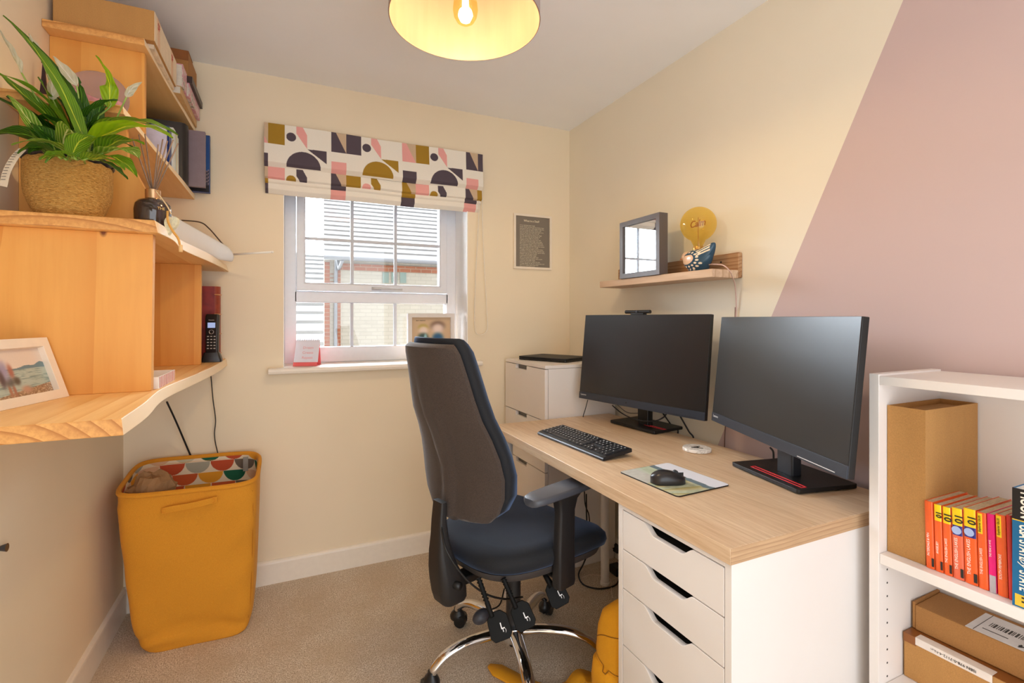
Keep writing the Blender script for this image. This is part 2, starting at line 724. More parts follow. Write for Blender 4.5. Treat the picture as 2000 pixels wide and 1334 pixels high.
# ============================================================ outside
def brick(name, c1, c2, mortar, scale=1.0):
    k = NT(name)
    b = k.n('ShaderNodeTexBrick')
    b.inputs['Color1'].default_value = lin(c1)
    b.inputs['Color2'].default_value = lin(c2)
    b.inputs['Mortar'].default_value = lin(mortar)
    b.inputs['Scale'].default_value = scale
    b.inputs['Brick Width'].default_value = 0.22
    b.inputs['Row Height'].default_value = 0.075
    b.inputs['Mortar Size'].default_value = 0.006
    k.l(k.coord(rot=(R(90), 0, 0)), b.inputs['Vector'])
    k.set(Base_Color=b.outputs[0], Roughness=0.9)
    return k.m


m_tile = mat('pale concrete roof tile', (108, 107, 106), 0.9, var=0.08, scale=6)
m_brick = brick('orange brick', (132, 80, 56), (122, 72, 50), (132, 116, 100))
m_pale = brick('pale cream brick', (152, 146, 134), (146, 140, 128), (136, 131, 120))


def tiled(bm, x0, x1a, x1b, y0, z0, y1, z1, rows, lift=0.022):
    for i in range(rows):
        a, b = i / rows, (i + 1) / rows
        ya, yb, za, zb = y0 + (y1 - y0) * a, y0 + (y1 - y0) * b, z0 + (z1 - z0) * a, z0 + (z1 - z0) * b
        xa = x1a + (x1b - x1a) * a
        xb = x1a + (x1b - x1a) * b
        l0, l1 = x0 if isinstance(x0, tuple) else (x0, x0)
        P = [(l0 + (l1 - l0) * a, ya, za + lift), (xa, ya, za + lift), (xb, yb + 0.02, zb + 0.004), (l0 + (l1 - l0) * b, yb + 0.02, zb + 0.004)]
        Q = [(p[0], p[1], p[2] - 0.03) for p in P]
        v = [bm.verts.new(p) for p in P + Q]
        for f in ((0, 1, 2, 3), (7, 6, 5, 4), (0, 4, 5, 1), (1, 5, 6, 2), (2, 6, 7, 3), (3, 7, 4, 0)):
            bm.faces.new([v[k] for k in f])


FY = 10.0
ev = px(640, 500, Y=FY)
hx0 = px(633, 500, Y=FY).x
house = thing('house', 'pale rendered house with a tiled roof seen through the window', 'house', (hx0, FY, -2.7))
bm = NB()
box(bm, hx0, hx0 + 9, FY, FY + 6, -2.7, ev.z)
obj('wall', bm, m_pale, house, w=True)
bm = NB()
tiled(bm, (hx0 - 0.02, hx0 * (FY + 3.4) / FY - 0.02), hx0 + 9.2, hx0 + 9.2, FY - 0.25, ev.z - 0.02, FY + 3.4, ev.z + 2.5, 20)
obj('roof', bm, m_tile, house, w=True)
bm = NB()
box(bm, hx0, hx0 + 0.10, FY - 0.03, FY - 0.001, -2.7, ev.z - 0.12)
p = px(655.5, 540, Y=FY)
box(bm, p.x + 0.03, p.x + 0.09, FY - 0.02, FY - 0.001, -2.7, ev.z - 0.13)
box(bm, hx0 + 0.20, hx0 + 9, FY - 0.03, FY - 0.001, ev.z - 0.26, ev.z - 0.13)
for i in range(6):
    box(bm, hx0 + 0.1, p.x - 0.04, FY - 0.02, FY - 0.001, ev.z - 0.35 - i * 0.075, ev.z - 0.33 - i * 0.075)
obj('brick_trim', bm, m_brick, house, w=True)
bm = NB()
tube(bm, [(hx0 - 0.05, FY - 0.27, ev.z - 0.05), (hx0 + 9, FY - 0.27, ev.z - 0.05)], 0.05, 10, 1, False)
tube(bm, [(p.x + 0.1, FY - 0.27, ev.z - 0.1), (p.x + 0.05, FY - 0.15, ev.z - 0.25), (p.x, FY - 0.05, ev.z - 0.4), (p.x, FY - 0.05, -2.7)], 0.032, 10, 4)
obj('gutter', bm, mat('grey gutter plastic', (112, 114, 118), 0.4), house, w=True, smooth=True)
for i in range(3):
    a, b = px(747 + i * 17, 532, Y=FY), px(759 + i * 17, 553, Y=FY)
    bm = NB()
    box(bm, a.x, b.x, FY - 0.02, FY - 0.001, b.z, a.z)
    obj('window', bm, mat('pale green window glass', (96, 112, 104), 0.2), house, w=True)

bm = NB()
t0, t1 = px(632.5, 496, Y=9.4), px(632.5, 700, Y=4.6)
tiled(bm, -4.0, t1.x, t0.x, 4.6, t1.z, 9.4, t0.z, 15, 0.03)
gr = thing('garage', 'lower pale tiled roof at the left edge of the window view', 'building', (-1.5, 7, -2.7))
obj('roof', bm, m_tile, gr, w=True)
bm = NB()
box(bm, -4.0, t1.x - 0.05, 4.9, 5.0, -2.7, t1.z - 0.02)
obj('wall', bm, m_brick, gr, w=True)
bm = NB()
box(bm, -30, 30, 3.2, 40, -2.9, -2.7)
struct('ground', bm, mat('grey paving outside', (150, 148, 140), 0.9))

# ------------------------------------------------------------ roman blind
BX0, BX1, BT = -0.090, 0.984, 2.143
PER, OFF = 0.343, -0.144
DK, OL, PK, BG, WH = (84, 72, 82), (166, 128, 34), (236, 168, 162), (206, 180, 150), (240, 234, 222)


def inpoly(x, y, poly):
    r = np.zeros(x.shape, bool)
    n = len(poly)
    for i in range(n):
        (xa, ya), (xb, yb) = poly[i], poly[(i + 1) % n]
        if ya == yb:
            continue
        c = ((ya > y) != (yb > y)) & (x < (xb - xa) * (y - ya) / (yb - ya) + xa)
        r ^= c
    return r


def geo(x, d, alt):
    """fabric design: x across, d down from the start of the repeat; alt swaps the colourway"""
    col = C3(x, WH)
    kk = np.floor((x - OFF) / PER).astype(int)
    q = x - OFF - kk * PER
    ev_ = (kk + alt) % 2 == 0
    a_tri = (kk + alt) % 4 < 2
    col = put(col, (q < 0.14) & (d < 0.097), BG)
    tri = inpoly(q, d, [(0, 0), (0.022, 0), (0.07, 0.097), (0, 0.097)])
    if alt == 0:
        t1c, s1c, t2c = (PK, DK), (OL, DK), (DK, OL)
        cc, pc = (DK, DK), (PK, PK)
        sq2 = (DK, PK)
    else:
        t1c, s1c, t2c = (OL, DK), (PK, OL), (OL, DK)
        cc, pc = (OL, PK), (DK, OL)
        sq2 = (OL, DK)
    for par in (0, 1):
        g = (kk % 2 == par)
        col = put(col, tri & g, t1c[par])
        col = put(col, g & (q >= 0.07) & (q < 0.14) & (d < 0.097), s1c[par])
        col = put(col, g & ((q - 0.167) ** 2 + (d - 0.053) ** 2 < 0.021 ** 2), cc[par])
        col = put(col, g & inpoly(q, d, [(0.189, 0), (0.217, 0), (0.236, 0.035), (0.236, 0.1), (0.189, 0.033)]), pc[par])
        col = put(col, g & inpoly(q, d, [(0.236, 0.101), (0.322, 0.100), (0.322, 0.162)]), t2c[par])
        col = put(col, g & ((q - 0.221) ** 2 + (d - 0.192) ** 2 < 0.075 ** 2) & (d < 0.192), t2c[par])
        col = put(col, g & (q < 0.07) & (d > 0.145), sq2[par])
    return col


blind = thing('roman_blind', 'roman blind in white fabric with dark, pink and olive shapes above the window', 'blind', (0.45, YB, BT))


def strip(name, ztop, zbot, y0, bulge, d0, alt, n, x0=BX0, x1=BX1, curl=True):
    def P(u, v):
        y = YB - y0 - bulge * np.sin(np.clip(v * 1.0, 0, 1) * PI * 0.5) ** 2 - 0.004 * np.sin(u * 9 + v * 2)
        if curl:
            y = y + np.where(v > 0.9, (v - 0.9) * 0.1 * 2.2, 0)
        return x0 + (x1 - x0) * u, y, ztop + (zbot - ztop) * v - 0.002 * np.sin(u * 12) * v

    def cf(u, v):
        return geo(x0 + (x1 - x0) * u, (ztop - (ztop + (zbot - ztop) * v)) + d0, alt)
    return picture(name, P, cf, 760, n, blind, 0.85, w=True, solid=0.0012, matname='printed blind fabric', Transmission_Weight=0.0)


strip('fabric_fold', 2.02, 1.828, 0.018, 0.004, 0.06, 0, 120, BX0 + 0.004, BX1 - 0.006)
strip('fabric_fold', 2.02, 1.862, 0.026, 0.006, 0.12, 1, 100, BX0 + 0.003, BX1 - 0.004)
strip('fabric_fold', 1.99, 1.886, 0.034, 0.012, -0.045, 1, 70, BX0 + 0.002, BX1 - 0.002)
strip('fabric', BT, 1.943, 0.045, 0.016, 0.0, 0, 140)
bm = NB()
box(bm, BX0 + 0.01, BX1 - 0.01, YB - 0.030, YB - 0.003, BT - 0.03, BT - 0.006)
obj('headrail', bm, m_gloss, blind, w=True)
bm = NB()
c0, c1 = px(935, 400, Y=2.535), px(942, 400, Y=2.53)
tube(bm, [(c0.x, 2.535, 2.11), (c0.x, 2.535, 1.83), px(929, 540, Y=2.54), px(927, 635, Y=2.545), px(936, 654, Y=2.545), px(951, 645, Y=2.545), px(951, 610, Y=2.545), px(945, 500, Y=2.54), (c1.x, 2.53, 1.83), (c1.x, 2.53, 2.11)], 0.0021, 6, 6)
obj('cord', bm, mat('white bead cord', (238, 230, 215), 0.5), blind, w=True, smooth=True, label='white looped pull cord')
# ============================================================ desk and what stands on it
def oak():
    k = NT('light oak laminate')
    v = k.coord((1, 0.05, 1))
    f = k.noise(v, 90, 5, 0.65)
    g = k.noise(v, 260, 3, 0.6)
    sp = k.n('ShaderNodeSeparateXYZ')
    k.l(k.coord(), sp.inputs[0])
    wn = k.n('ShaderNodeTexWhiteNoise', noise_dimensions='2D')
    cb = k.n('ShaderNodeCombineXYZ')
    row = k.math('FLOOR', k.math('DIVIDE', sp.outputs[0], 0.092))
    k.l(row, cb.inputs[0])
    wr = k.n('ShaderNodeTexWhiteNoise', noise_dimensions='1D')
    k.l(row, wr.inputs['W'])
    k.l(k.math('FLOOR', k.math('ADD', k.math('DIVIDE', sp.outputs[1], 0.8), wr.outputs[0])), cb.inputs[1])
    k.l(cb.outputs[0], wn.inputs['Vector'])
    col = k.ramp(f, [(0.3, lin((200, 168, 132))), (0.5, lin((224, 198, 166))), (0.72, lin((236, 214, 186)))])
    col = k.mix(k.ramp(g, [(0.3, (0.5, 0.5, 0.5, 1)), (0.55, (0, 0, 0, 1))]), col, lin((188, 154, 118)))
    col = k.mix(k.ramp(wn.outputs[0], [(0, (0, 0, 0, 1)), (1, (0.5, 0.5, 0.5, 1))]), col, lin((206, 168, 130)))
    k.set(Base_Color=col, Roughness=0.38)
    k.bump(f, 0.06, 0.0004)
    return k.m


DX0, DX1, DY0, DY1 = 0.849, 1.499, 0.744, 2.066
m_oak = oak()
m_white = mat('white foil furniture', (236, 230, 226), 0.4, var=0.01, scale=8)
m_wsteel = mat('white painted steel', (225, 222, 220), 0.35, var=0.02)
m_black = mat('black plastic', (14, 14, 15), 0.45, var=0.1, scale=200, bump=0.1, bd=0.0003)
m_grey = mat('dark grey plastic', (34, 36, 42), 0.4, var=0.05)
desk = thing('desk', 'light oak laminate desk top on white tubular legs', 'desk', (1.2, 1.4, 0))
obj('desktop', box(NB(), DX0, DX1, DY0, DY1, DZ - 0.036, DZ), m_oak, desk, w=True, bevel=0.0015)
obj('edge_band', box(NB(), DX0 + 0.001, DX1 - 0.001, DY0 - 0.0006, DY0 + 0.0002, DZ - 0.035, DZ - 0.001), wood('oak edge band', (206, 172, 134), (168, 132, 98), 'X', 40, 160, rough=0.5, c3=(186, 150, 114)), desk, w=True)
for x, y in ((0.905, 2.0), (1.355, 1.90)):
    bm = NB()
    cyl(bm, (x, y, 0), (x, y, DZ - 0.037), 0.0195, seg=24)
    lathe(bm, [(0.022, 0), (0.022, 0.012), (0.0196, 0.014)], Matrix.Translation((x, y, 0)), 24)
    obj('leg', bm, m_wsteel, desk, w=True, auto=40)

# drawer unit under the near end
AX, AY0, AY1, AZ = 0.856, 0.747, 1.136, DZ - 0.0372
alex = thing('drawer_unit', 'white drawer unit with scooped drawer pulls under the near end of desk', 'drawer unit', (1.15, 0.94, 0))
bm = NB()
box(bm, AX, 1.43, AY0, AY0 + 0.018, 0.0, AZ)
box(bm, AX, 1.43, AY1 - 0.018, AY1, 0.0, AZ)
box(bm, AX, 1.43, AY0 + 0.018, AY1 - 0.018, AZ - 0.012, AZ)
box(bm, AX, 1.43, AY0 + 0.018, AY1 - 0.018, 0.0, 0.06)
box(bm, 1.42, 1.43, AY0 + 0.018, AY1 - 0.018, 0.06, AZ - 0.012)
obj('carcass', bm, m_white, alex, w=True, bevel=0.001)
zs = [0.707, 0.598, 0.489, 0.331, 0.172, 0.013]
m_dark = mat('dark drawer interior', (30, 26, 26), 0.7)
for i in range(5):
    zt, zb = zs[i] - 0.0015, zs[i + 1] + 0.0015
    ya, yb_ = AY0 + 0.0205, AY1 - 0.0205
    cy = (ya + yb_) / 2
    top = []
    n = 12
    for j in range(n + 1):
        t = j / n
        s = t * t * (3 - 2 * t)
        top.append((cy - 0.088 + 0.042 * t, zt - 0.024 * s))
    for j in range(n + 1):
        t = j / n
        s = t * t * (3 - 2 * t)
        top.append((cy + 0.046 + 0.042 * t, zt - 0.024 * (1 - s)))
    poly = [(ya, zb), (yb_, zb), (yb_, zt)] + top[::-1] + [(ya, zt)]
    M = basis((AX + 0.0, 0, 0), (0, 1, 0), (0, 0, 1), (1, 0, 0))
    fr = obj('drawer_front', prism(NB(), poly, M, 0.016), m_white, alex, w=True, bevel=0.0012)
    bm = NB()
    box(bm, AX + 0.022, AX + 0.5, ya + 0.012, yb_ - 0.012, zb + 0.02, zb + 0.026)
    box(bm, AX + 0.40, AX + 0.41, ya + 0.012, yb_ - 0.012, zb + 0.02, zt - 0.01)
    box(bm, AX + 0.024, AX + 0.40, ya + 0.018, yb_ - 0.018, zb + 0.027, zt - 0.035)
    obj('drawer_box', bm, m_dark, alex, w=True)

# tall white chest in the corner
CX, CY0, CY1, CZ = 1.132, 2.070, 2.545, 1.014
chest = thing('chest_of_drawers', 'narrow white chest of drawers in the corner behind the desk', 'chest of drawers', (1.33, 2.3, 0))
CS = 2.076
bm = NB()
box(bm, CX + 0.02, 1.545, CS, CY1 - 0.001, 0.06, CZ - 0.017)
box(bm, CX + 0.05, 1.545, CS + 0.01, CY1 - 0.01, 0, 0.06)
obj('carcass', bm, m_white, chest, w=True, bevel=0.0015)
obj('top', box(NB(), CX, 1.549, CS - 0.002, CY1, CZ - 0.016, CZ), m_white, chest, w=True, bevel=0.0015)
dz = [0.9965, 0.746, 0.496, 0.246, 0.03]
for i in range(4):
    zt, zb = dz[i] - 0.002, dz[i + 1] + 0.002
    cy = (CS + CY1) / 2 + 0.03
    poly = [(CS + 0.001, zb), (CY1 - 0.001, zb), (CY1 - 0.001, zt), (cy + 0.066, zt), (cy + 0.066, zt - 0.021), (cy - 0.066, zt - 0.021), (cy - 0.066, zt), (CS + 0.001, zt)]
    M = basis((CX, 0, 0), (0, 1, 0), (0, 0, 1), (1, 0, 0))
    fr = obj('drawer', prism(NB(), poly, M, 0.018), m_white, chest, w=True, bevel=0.001)
    bm = NB()
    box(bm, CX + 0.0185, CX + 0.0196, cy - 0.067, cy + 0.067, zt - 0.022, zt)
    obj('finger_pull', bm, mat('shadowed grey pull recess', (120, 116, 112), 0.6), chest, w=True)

# laptop on the chest
lap = thing('laptop', 'closed black laptop lying on the white chest of drawers', 'laptop', (1.335, 2.352, CZ), R(25))
bm = NB()
prism(bm, rrect(0.225, 0.315, 0.012), Matrix.Translation((0, 0, 0.002)), 0.011)
obj('base', bm, m_black, lap, bevel=0.0015)
bm = NB()
prism(bm, rrect(0.225, 0.315, 0.012), Matrix.Translation((0, 0, 0.0145)), 0.0065)
obj('lid', bm, mat('black laptop lid', (36, 35, 36), 0.55, var=0.05), lap, bevel=0.0015)
text('lettering', 'ThinkPad', 0.014, basis((0.085, -0.105, 0.0212), (0, 1, 0), (-1, 0, 0)), mat('dull silver lettering', (120, 120, 122), 0.4), lap, w=False)
for sx in (-1, 1):
    for sy in (-1, 1):
        obj('foot', cyl(NB(), (sx * 0.09, sy * 0.13, 0), (sx * 0.09, sy * 0.13, 0.003), 0.006, seg=10), m_black, lap)


# ------------------------------------------------------------ monitors
def screen_mat():
    k = NT('matt black screen')
    f = k.noise(k.coord(), 14, 5, 0.6)
    k.set(Base_Color=(0.005, 0.005, 0.006, 1), Roughness=0.30)
    k.b.inputs['IOR'].default_value = 1.65
    return k.m


m_screen = screen_mat()
m_bez = mat('blue grey screen chin', (44, 50, 62), 0.35, var=0.04)
m_red = mat('bright red slot trim', (240, 62, 70), 0.45)
m_print = mat('white printing', (225, 225, 228), 0.5)


def monitor(label, bl, br, lean, h, base_c, base_yaw, base_w, base_d, slotpos, webcam=False):
    """bl, br: lower corners of the front seen from the chair; lean: how far the top sits back"""
    bl, br = Vector(bl), Vector(br)
    t = thing('monitor', label, 'computer monitor', (base_c[0], base_c[1], DZ))
    xr = (br - bl)
    Wd = xr.length
    xr.normalize()
    away = Vector((-xr.y, xr.x, 0))
    if away.x < 0:
        away = -away
    up = (Vector((0, 0, 1)) * math.sqrt(h * h - lean * lean) + away * lean).normalized()
    nb = xr.cross(up)            # towards the back
    if nb.dot(away) < 0:
        nb = -nb
    M = Matrix((xr, up, nb)).transposed().to_4x4()
    M.translation = bl
    bm = NB()
    box(bm, 0, Wd, 0, h, 0.002, 0.020, M)
    box(bm, Wd * 0.2, Wd * 0.8, h * 0.18, h * 0.8, 0.020, 0.05, M)
    obj('casing', bm, m_black, t, w=True, bevel=0.002)
    bm = NB()
    box(bm, 0.001, Wd - 0.001, 0.032, h - 0.001, 0.0, 0.0022, M)
    obj('screen', bm, m_screen, t, w=True)
    bm = NB()
    box(bm, 0.0, Wd, 0.0, 0.0315, -0.0015, 0.003, M)
    chin = obj('chin', bm, m_bez, t, w=True, bevel=0.001, label='blue grey strip along the bottom of the screen')
    bm = NB()
    box(bm, Wd * 0.735, Wd * 0.945, 0.0045, 0.0062, -0.0022, -0.0014, M)
    obj('buttons', bm, m_print if not webcam else m_black, chin, w=True)
    T = M @ Matrix.Translation((0.012, 0.018, -0.0016)) @ Matrix.Rotation(0, 4, 'X')
    text('logo', 'Lenovo', 0.012, M @ Matrix(((1, 0, 0, 0.029), (0, 1, 0, 0.020), (0, 0, 1, -0.0019), (0, 0, 0, 1))), m_print, chin, depth=0.0002)
    if webcam:
        bm = NB()
        c = M @ Vector((Wd * 0.435, 0.016, -0.0015))
        cyl(bm, c, c - nb * 0.0012, 0.0028, seg=12)
        obj('microphone', bm, m_black, chin, w=True)
    # foot and neck
    Bm = Matrix.Translation((base_c[0], base_c[1], DZ)) @ Matrix.Rotation(base_yaw, 4, 'Z')
    bm = NB()
    prism(bm, rrect(base_d, base_w, 0.008, 3), Bm @ Matrix.Translation((0, 0, 0.003)), 0.012)
    prism(bm, rrect(base_d - 0.02, base_w - 0.02, 0.008, 3), Bm, 0.004)
    bs = obj('stand_base', bm, m_black, t, w=True, bevel=0.0015)
    bm = NB()
    sx, s0, s1 = slotpos
    for a, b, c_, d in ((sx - 0.010, sx - 0.0075, s0, s1), (sx + 0.0045, sx + 0.007, s0, s1), (sx - 0.010, sx + 0.007, s0, s0 + 0.003), (sx - 0.010, sx + 0.007, s1 - 0.003, s1)):
        box(bm, a, b, c_, d, 0.0149, 0.0165, Bm)
    obj('slot', bm, m_red, bs, w=True, label='red outlined phone slot')
    cp = M @ Vector((Wd * 0.5, h * 0.45, 0.05))
    nx = Vector((base_c[0], base_c[1], DZ)) + Vector((cp.x - base_c[0], cp.y - base_c[1], 0)) * 0.25
    bm = NB()
    Nm = Matrix.Translation((nx.x, nx.y, DZ + 0.014)) @ Matrix.Rotation(base_yaw, 4, 'Z')
    prism(bm, rrect(0.035, 0.062, 0.006, 3), Nm, cp.z - DZ - 0.02)
    a = Vector((nx.x, nx.y, cp.z))
    d = (cp - a)
    tube(bm, [a, cp + d.normalized() * 0.003], 0.026, 12, 1, False)
    obj('stand_neck', bm, m_grey if not webcam else m_black, t, w=True, bevel=0.002)
    return t, M, Wd, h


mon1, M1, W1, H1 = monitor('black monitor with a webcam on top, nearer the window', (1.272, 1.993, 0.863), (1.403, 1.346, 0.863), 0.043, 0.398,
                           (1.463, 1.745), R(6.0), 0.270, 0.178, (-0.024, -0.134, -0.025), True)
mon2, M2, W2, H2 = monitor('black monitor at the near end of desk, turned to the chair', (1.409, 1.318, 0.8716), (1.171, 0.702, 0.8716), 0.037, 0.378,
                           (1.400, 1.005), R(-11), 0.272, 0.205, (-0.070, -0.125, 0.075))
wc = thing('webcam', 'small black webcam clipped on top of the monitor by the window', 'webcam', M1 @ Vector((W1 * 0.5, H1, 0.0)))
Q = M1 @ Matrix.Translation((W1 * 0.47, H1 + 0.0005, 0.0))
bm = NB()
tube(bm, [Q @ Vector((-0.066, 0.012, 0.006)), Q @ Vector((0.066, 0.012, 0.006))], 0.0085, 14, 1, False, flat=0.9)
obj('body', bm, m_black, wc, w=True, auto=50)
bm = NB()
box(bm, -0.034, 0.034, 0.0, 0.006, 0.0, 0.024, Q)
obj('clip', bm, m_black, wc, w=True)
bm = NB()
cyl(bm, Q @ Vector((0.0, 0.012, -0.0015)), Q @ Vector((0.0, 0.012, -0.0045)), 0.0055, seg=16)
obj('lens', bm, mat('glossy black lens', (70, 74, 84), 0.1), wc, w=True)

# ------------------------------------------------------------ keyboard
kc = [px(1052, 846, Z=DZ + 0.008), px(1178, 897, Z=DZ + 0.008), px(1243, 877, Z=DZ + 0.02), px(1098, 822, Z=DZ + 0.02)]
ka = (kc[1] - kc[0])
ka.z = 0
KW, KD = 0.435, 0.128
xk = ka.normalized()
yk = Vector((-xk.y, xk.x, 0))
if yk.x < 0:
    yk = -yk
ko = kc[1] - xk * KW
kb = thing('keyboard', 'black full-size keyboard on the oak desk', 'keyboard', (ko.x, ko.y, DZ))
KM = Matrix((xk, yk, Vector((0, 0, 1)))).transposed().to_4x4()
KM.translation = Vector((ko.x, ko.y, DZ))
KM = KM @ Matrix.Rotation(0, 4, 'X')
tilt = 0.115
KT = KM @ (Matrix.Rotation(tilt, 4, 'X') if True else Matrix.Identity(4))
bm = NB()
pr = [(0.0, 0.001), (0.0, 0.008), (0.006, 0.012), (0.022, 0.015), (KD, 0.015), (KD + 0.001, 0.010), (KD, 0.001)]
loft(bm, [[KT @ Vector((x, a, b)) for a, b in pr] for x in (0, KW)])
obj('case', bm, mat('black blue keyboard case', (26, 29, 36), 0.32), kb, w=True, bevel=0.0015)
for x in (0.03, KW - 0.05):
    obj('foot', box(NB(), x, x + 0.02, KD - 0.015, KD - 0.008, 0.0, 0.014, KM), m_black, kb, w=True)
m_key = mat('black key', (34, 35, 40), 0.4)
U = 0.0186
rows_ = [
    [(i * U + (0.010 if i > 0 else 0) + (0.006 if i > 4 else 0) + (0.006 if i > 8 else 0), 1) for i in range(13)],
    [(i * U, 1) for i in range(13)] + [(13 * U, 2)],
    [(0, 1.5)] + [((1.5 + i) * U, 1) for i in range(12)] + [(13.5 * U, 1.5)],
    [(0, 1.75)] + [((1.75 + i) * U, 1) for i in range(11)] + [(12.75 * U, 2.25)],
    [(0, 1.25)] + [((1.25 + i) * U, 1) for i in range(11)] + [(12.25 * U, 2.75)],
    [(0, 1.25), (1.25 * U, 1.25), (2.5 * U, 1.25), (3.75 * U, 6.25), (10 * U, 1.25), (11.25 * U, 1.25), (12.5 * U, 1.25), (13.75 * U, 1.25)],
]
K0, SY = 0.010, 0.0172


def key(x, r, w_, hh=1.0):
    y1 = 0.118 - r * SY
    y0 = y1 - SY * hh + 0.002
    a = K0 + x + 0.0012
    b = K0 + x + w_ * U - 0.0012
    c = [KT @ Vector(p) for p in ((a, y0, 0.0152), (b, y0, 0.0152), (b, y1, 0.0152), (a, y1, 0.0152))]
    d = [KT @ Vector(p) for p in ((a + .0012, y0 + .001, 0.0186), (b - .0012, y0 + .001, 0.0186), (b - .0012, y1 - .001, 0.0186), (a + .0012, y1 - .001, 0.0186))]
    bmk = NB()
    loft(bmk, [c, d])
    ko_ = obj('key', bmk, m_key, kb, w=True)
    if w_ < 6:
        obj('legend', box(NB(), a + 0.0035, a + 0.007, y0 + 0.0075, y0 + 0.0115, 0.0186, 0.0188, KT), m_print, ko_, w=True)


cnt = 0
for r, row in enumerate(rows_):
    for x, w_ in row:
        if r == 0:
            continue
        key(x, r, w_)
for r in range(1, 6):
    for i in range(3):
        if r == 3 or (r == 4 and i != 1):
            continue
        key(15.3 * U + i * U, r, 1)
for r in range(1, 6):
    for i in range(4):
        if (r == 5 and i == 1) or (r in (3, 5) and i == 3):
            continue
        key(18.6 * U + i * U, r, 2 if (r == 5 and i == 0) else 1, 2 if (i == 3 and r in (2, 4)) else 1)
for x, w_ in rows_[0] + [((15.3 + i) * U, 1) for i in range(3)] + [((18.6 + i) * U, 1) for i in range(4)]:
    a, b = K0 + x + 0.0014, K0 + x + w_ * U - 0.0014
    y1 = 0.118
    y0 = y1 - 0.0135
    ko_ = obj('function_key', box(NB(), a, b, y0, y1, 0.0150, 0.0175, KT), m_key, kb, w=True)
    obj('legend', box(NB(), a + 0.004, a + 0.009, y0 + 0.004, y0 + 0.008, 0.0175, 0.0177, KT), m_print, ko_, w=True)

# ------------------------------------------------------------ mouse, mat, coaster
mp = [px(1209, 921, Z=DZ + 0.003), px(1324, 970, Z=DZ + 0.003), px(1423, 947, Z=DZ + 0.003), px(1304, 902, Z=DZ + 0.003)]
mx_, my_ = (mp[1] - mp[0]), (mp[3] - mp[0])
PW, PH = mx_.length, ((mp[3] - mp[0]).length + (mp[2] - mp[1]).length) / 2
mx_.normalize()
my2 = Vector((-mx_.y, mx_.x, 0))
if my2.x < 0:
    my2 = -my2
PM = Matrix((mx_, my2, Vector((0, 0, 1)))).transposed().to_4x4()
PM.translation = Vector((mp[0].x, mp[0].y, DZ))
pad = thing('mouse_mat', 'mouse mat printed with a landscape photo on the oak desk', 'mouse mat', PM @ Vector((PW / 2, PH / 2, 0)))
prism(bm := NB(), rrect(PW, PH, 0.012, 4, PW / 2, PH / 2), PM, 0.0032)
obj('rubber_base', bm, m_black, pad, w=True)


def landscape(u, v):
    # v grows away from the chair: hills, then sky on the far side
    n = fnoise(u * 6, v * 3)
    n2 = fnoise(u * 22, v * 16)
    c = C3(u, (176, 184, 160)) + (n2[..., None] - 0.5) * 50
    ang = np.arctan2(v + 0.7, u - 0.62)
    c = put(c, (np.sin(ang * 34) > 0.2) * (u > 0.52) * 0.6, (166, 152, 84))
    c = put(c, (np.sin(ang * 34 + 1) > 0.5) * (u > 0.5) * 0.5, (214, 208, 176))
    c = put(c, (u < 0.5) * (v < 0.4 - u * 0.2) * 0.6, (206, 200, 206))
    c = put(c, (u < 0.45) * (v > 0.3) * 0.45, (190, 206, 180))
    band = 0.63 + 0.05 * fnoise(u * 14, u * 0) + 0.02 * n
    c = put(c, (v > band - 0.08) & (v < band + 0.05), (104, 122, 132))
    c = put(c, v > band + 0.03, (226, 228, 238))
    return c


u_in = 0.012


def Ppad(u, v):
    x, y = u * (PW - 0.002) + 0.001, v * (PH - 0.002) + 0.001
    r = 0.012
    # pull the corners in so the print keeps the mat's rounded shape
    for cx, cy, sx, sy in ((r, r, -1, -1), (PW - r, r, 1, -1), (PW - r, PH - r, 1, 1), (r, PH - r, -1, 1)):
        dx, dy = (x - cx) * sx, (y - cy) * sy
        m = (dx > 0) & (dy > 0)
        L = np.hypot(dx, dy) + 1e-9
        k = np.where(m & (L > r - 0.001), (r - 0.001) / L, 1.0)
        x = np.where(m, cx + sx * dx * k, x)
        y = np.where(m, cy + sy * dy * k, y)
    A = np.array(PM)
    return [A[i, 0] * x + A[i, 1] * y + A[i, 2] * 0.0034 + A[i, 3] for i in range(3)]


picture('print', Ppad, landscape, 160, 120, pad, 0.55, w=True, matname='mouse mat print')

ma, mb = px(1268, 939, Z=DZ + 0.01), px(1341, 938, Z=DZ + 0.01)
md = (mb - ma)
md.z = 0
md.normalize()
mouse = thing('computer_mouse', 'black wireless mouse on the printed mouse mat', 'computer mouse', ((ma.x + mb.x) / 2, (ma.y + mb.y) / 2, DZ + 0.0035), math.atan2(md.y, md.x))
rows = []
L, Wm, Hm = 0.104, 0.060, 0.037
for i in range(15):
    t = i / 14
    x = -L / 2 + L * t
    wd = Wm / 2 * (max(0, 1 - abs(2 * t - 1) ** 3.2)) ** 0.5 * (1 - 0.10 * t) + 0.001
    hh = Hm * (math.sin(PI * min(1, (t * 0.88 + 0.06))) ** 0.55) * (1 - 0.38 * t) + 0.002
    row = []
    for k2 in range(20):
        a = 2 * PI * k2 / 20
        ca, sa = math.cos(a), math.sin(a)
        z = hh * max(sa, 0) ** 0.75 if sa > 0 else 0.0
        z = z + 0.004 if sa > 0 else 0.001
        row.append(Vector((x, wd * (abs(ca) ** 0.75) * (1 if ca > 0 else -1), z)))
    rows.append(row)
loft(bm := NB(), rows)
obj('shell', bm, mat('black mouse shell', (40, 38, 40), 0.28, var=0.03), mouse, smooth=True)
bm = NB()
tube(bm, [(0.022, -0.004, 0.029), (0.022, 0.004, 0.029)], 0.008, 14, 1, False)
obj('scroll_wheel', bm, m_grey, mouse, auto=40)
bm = NB()
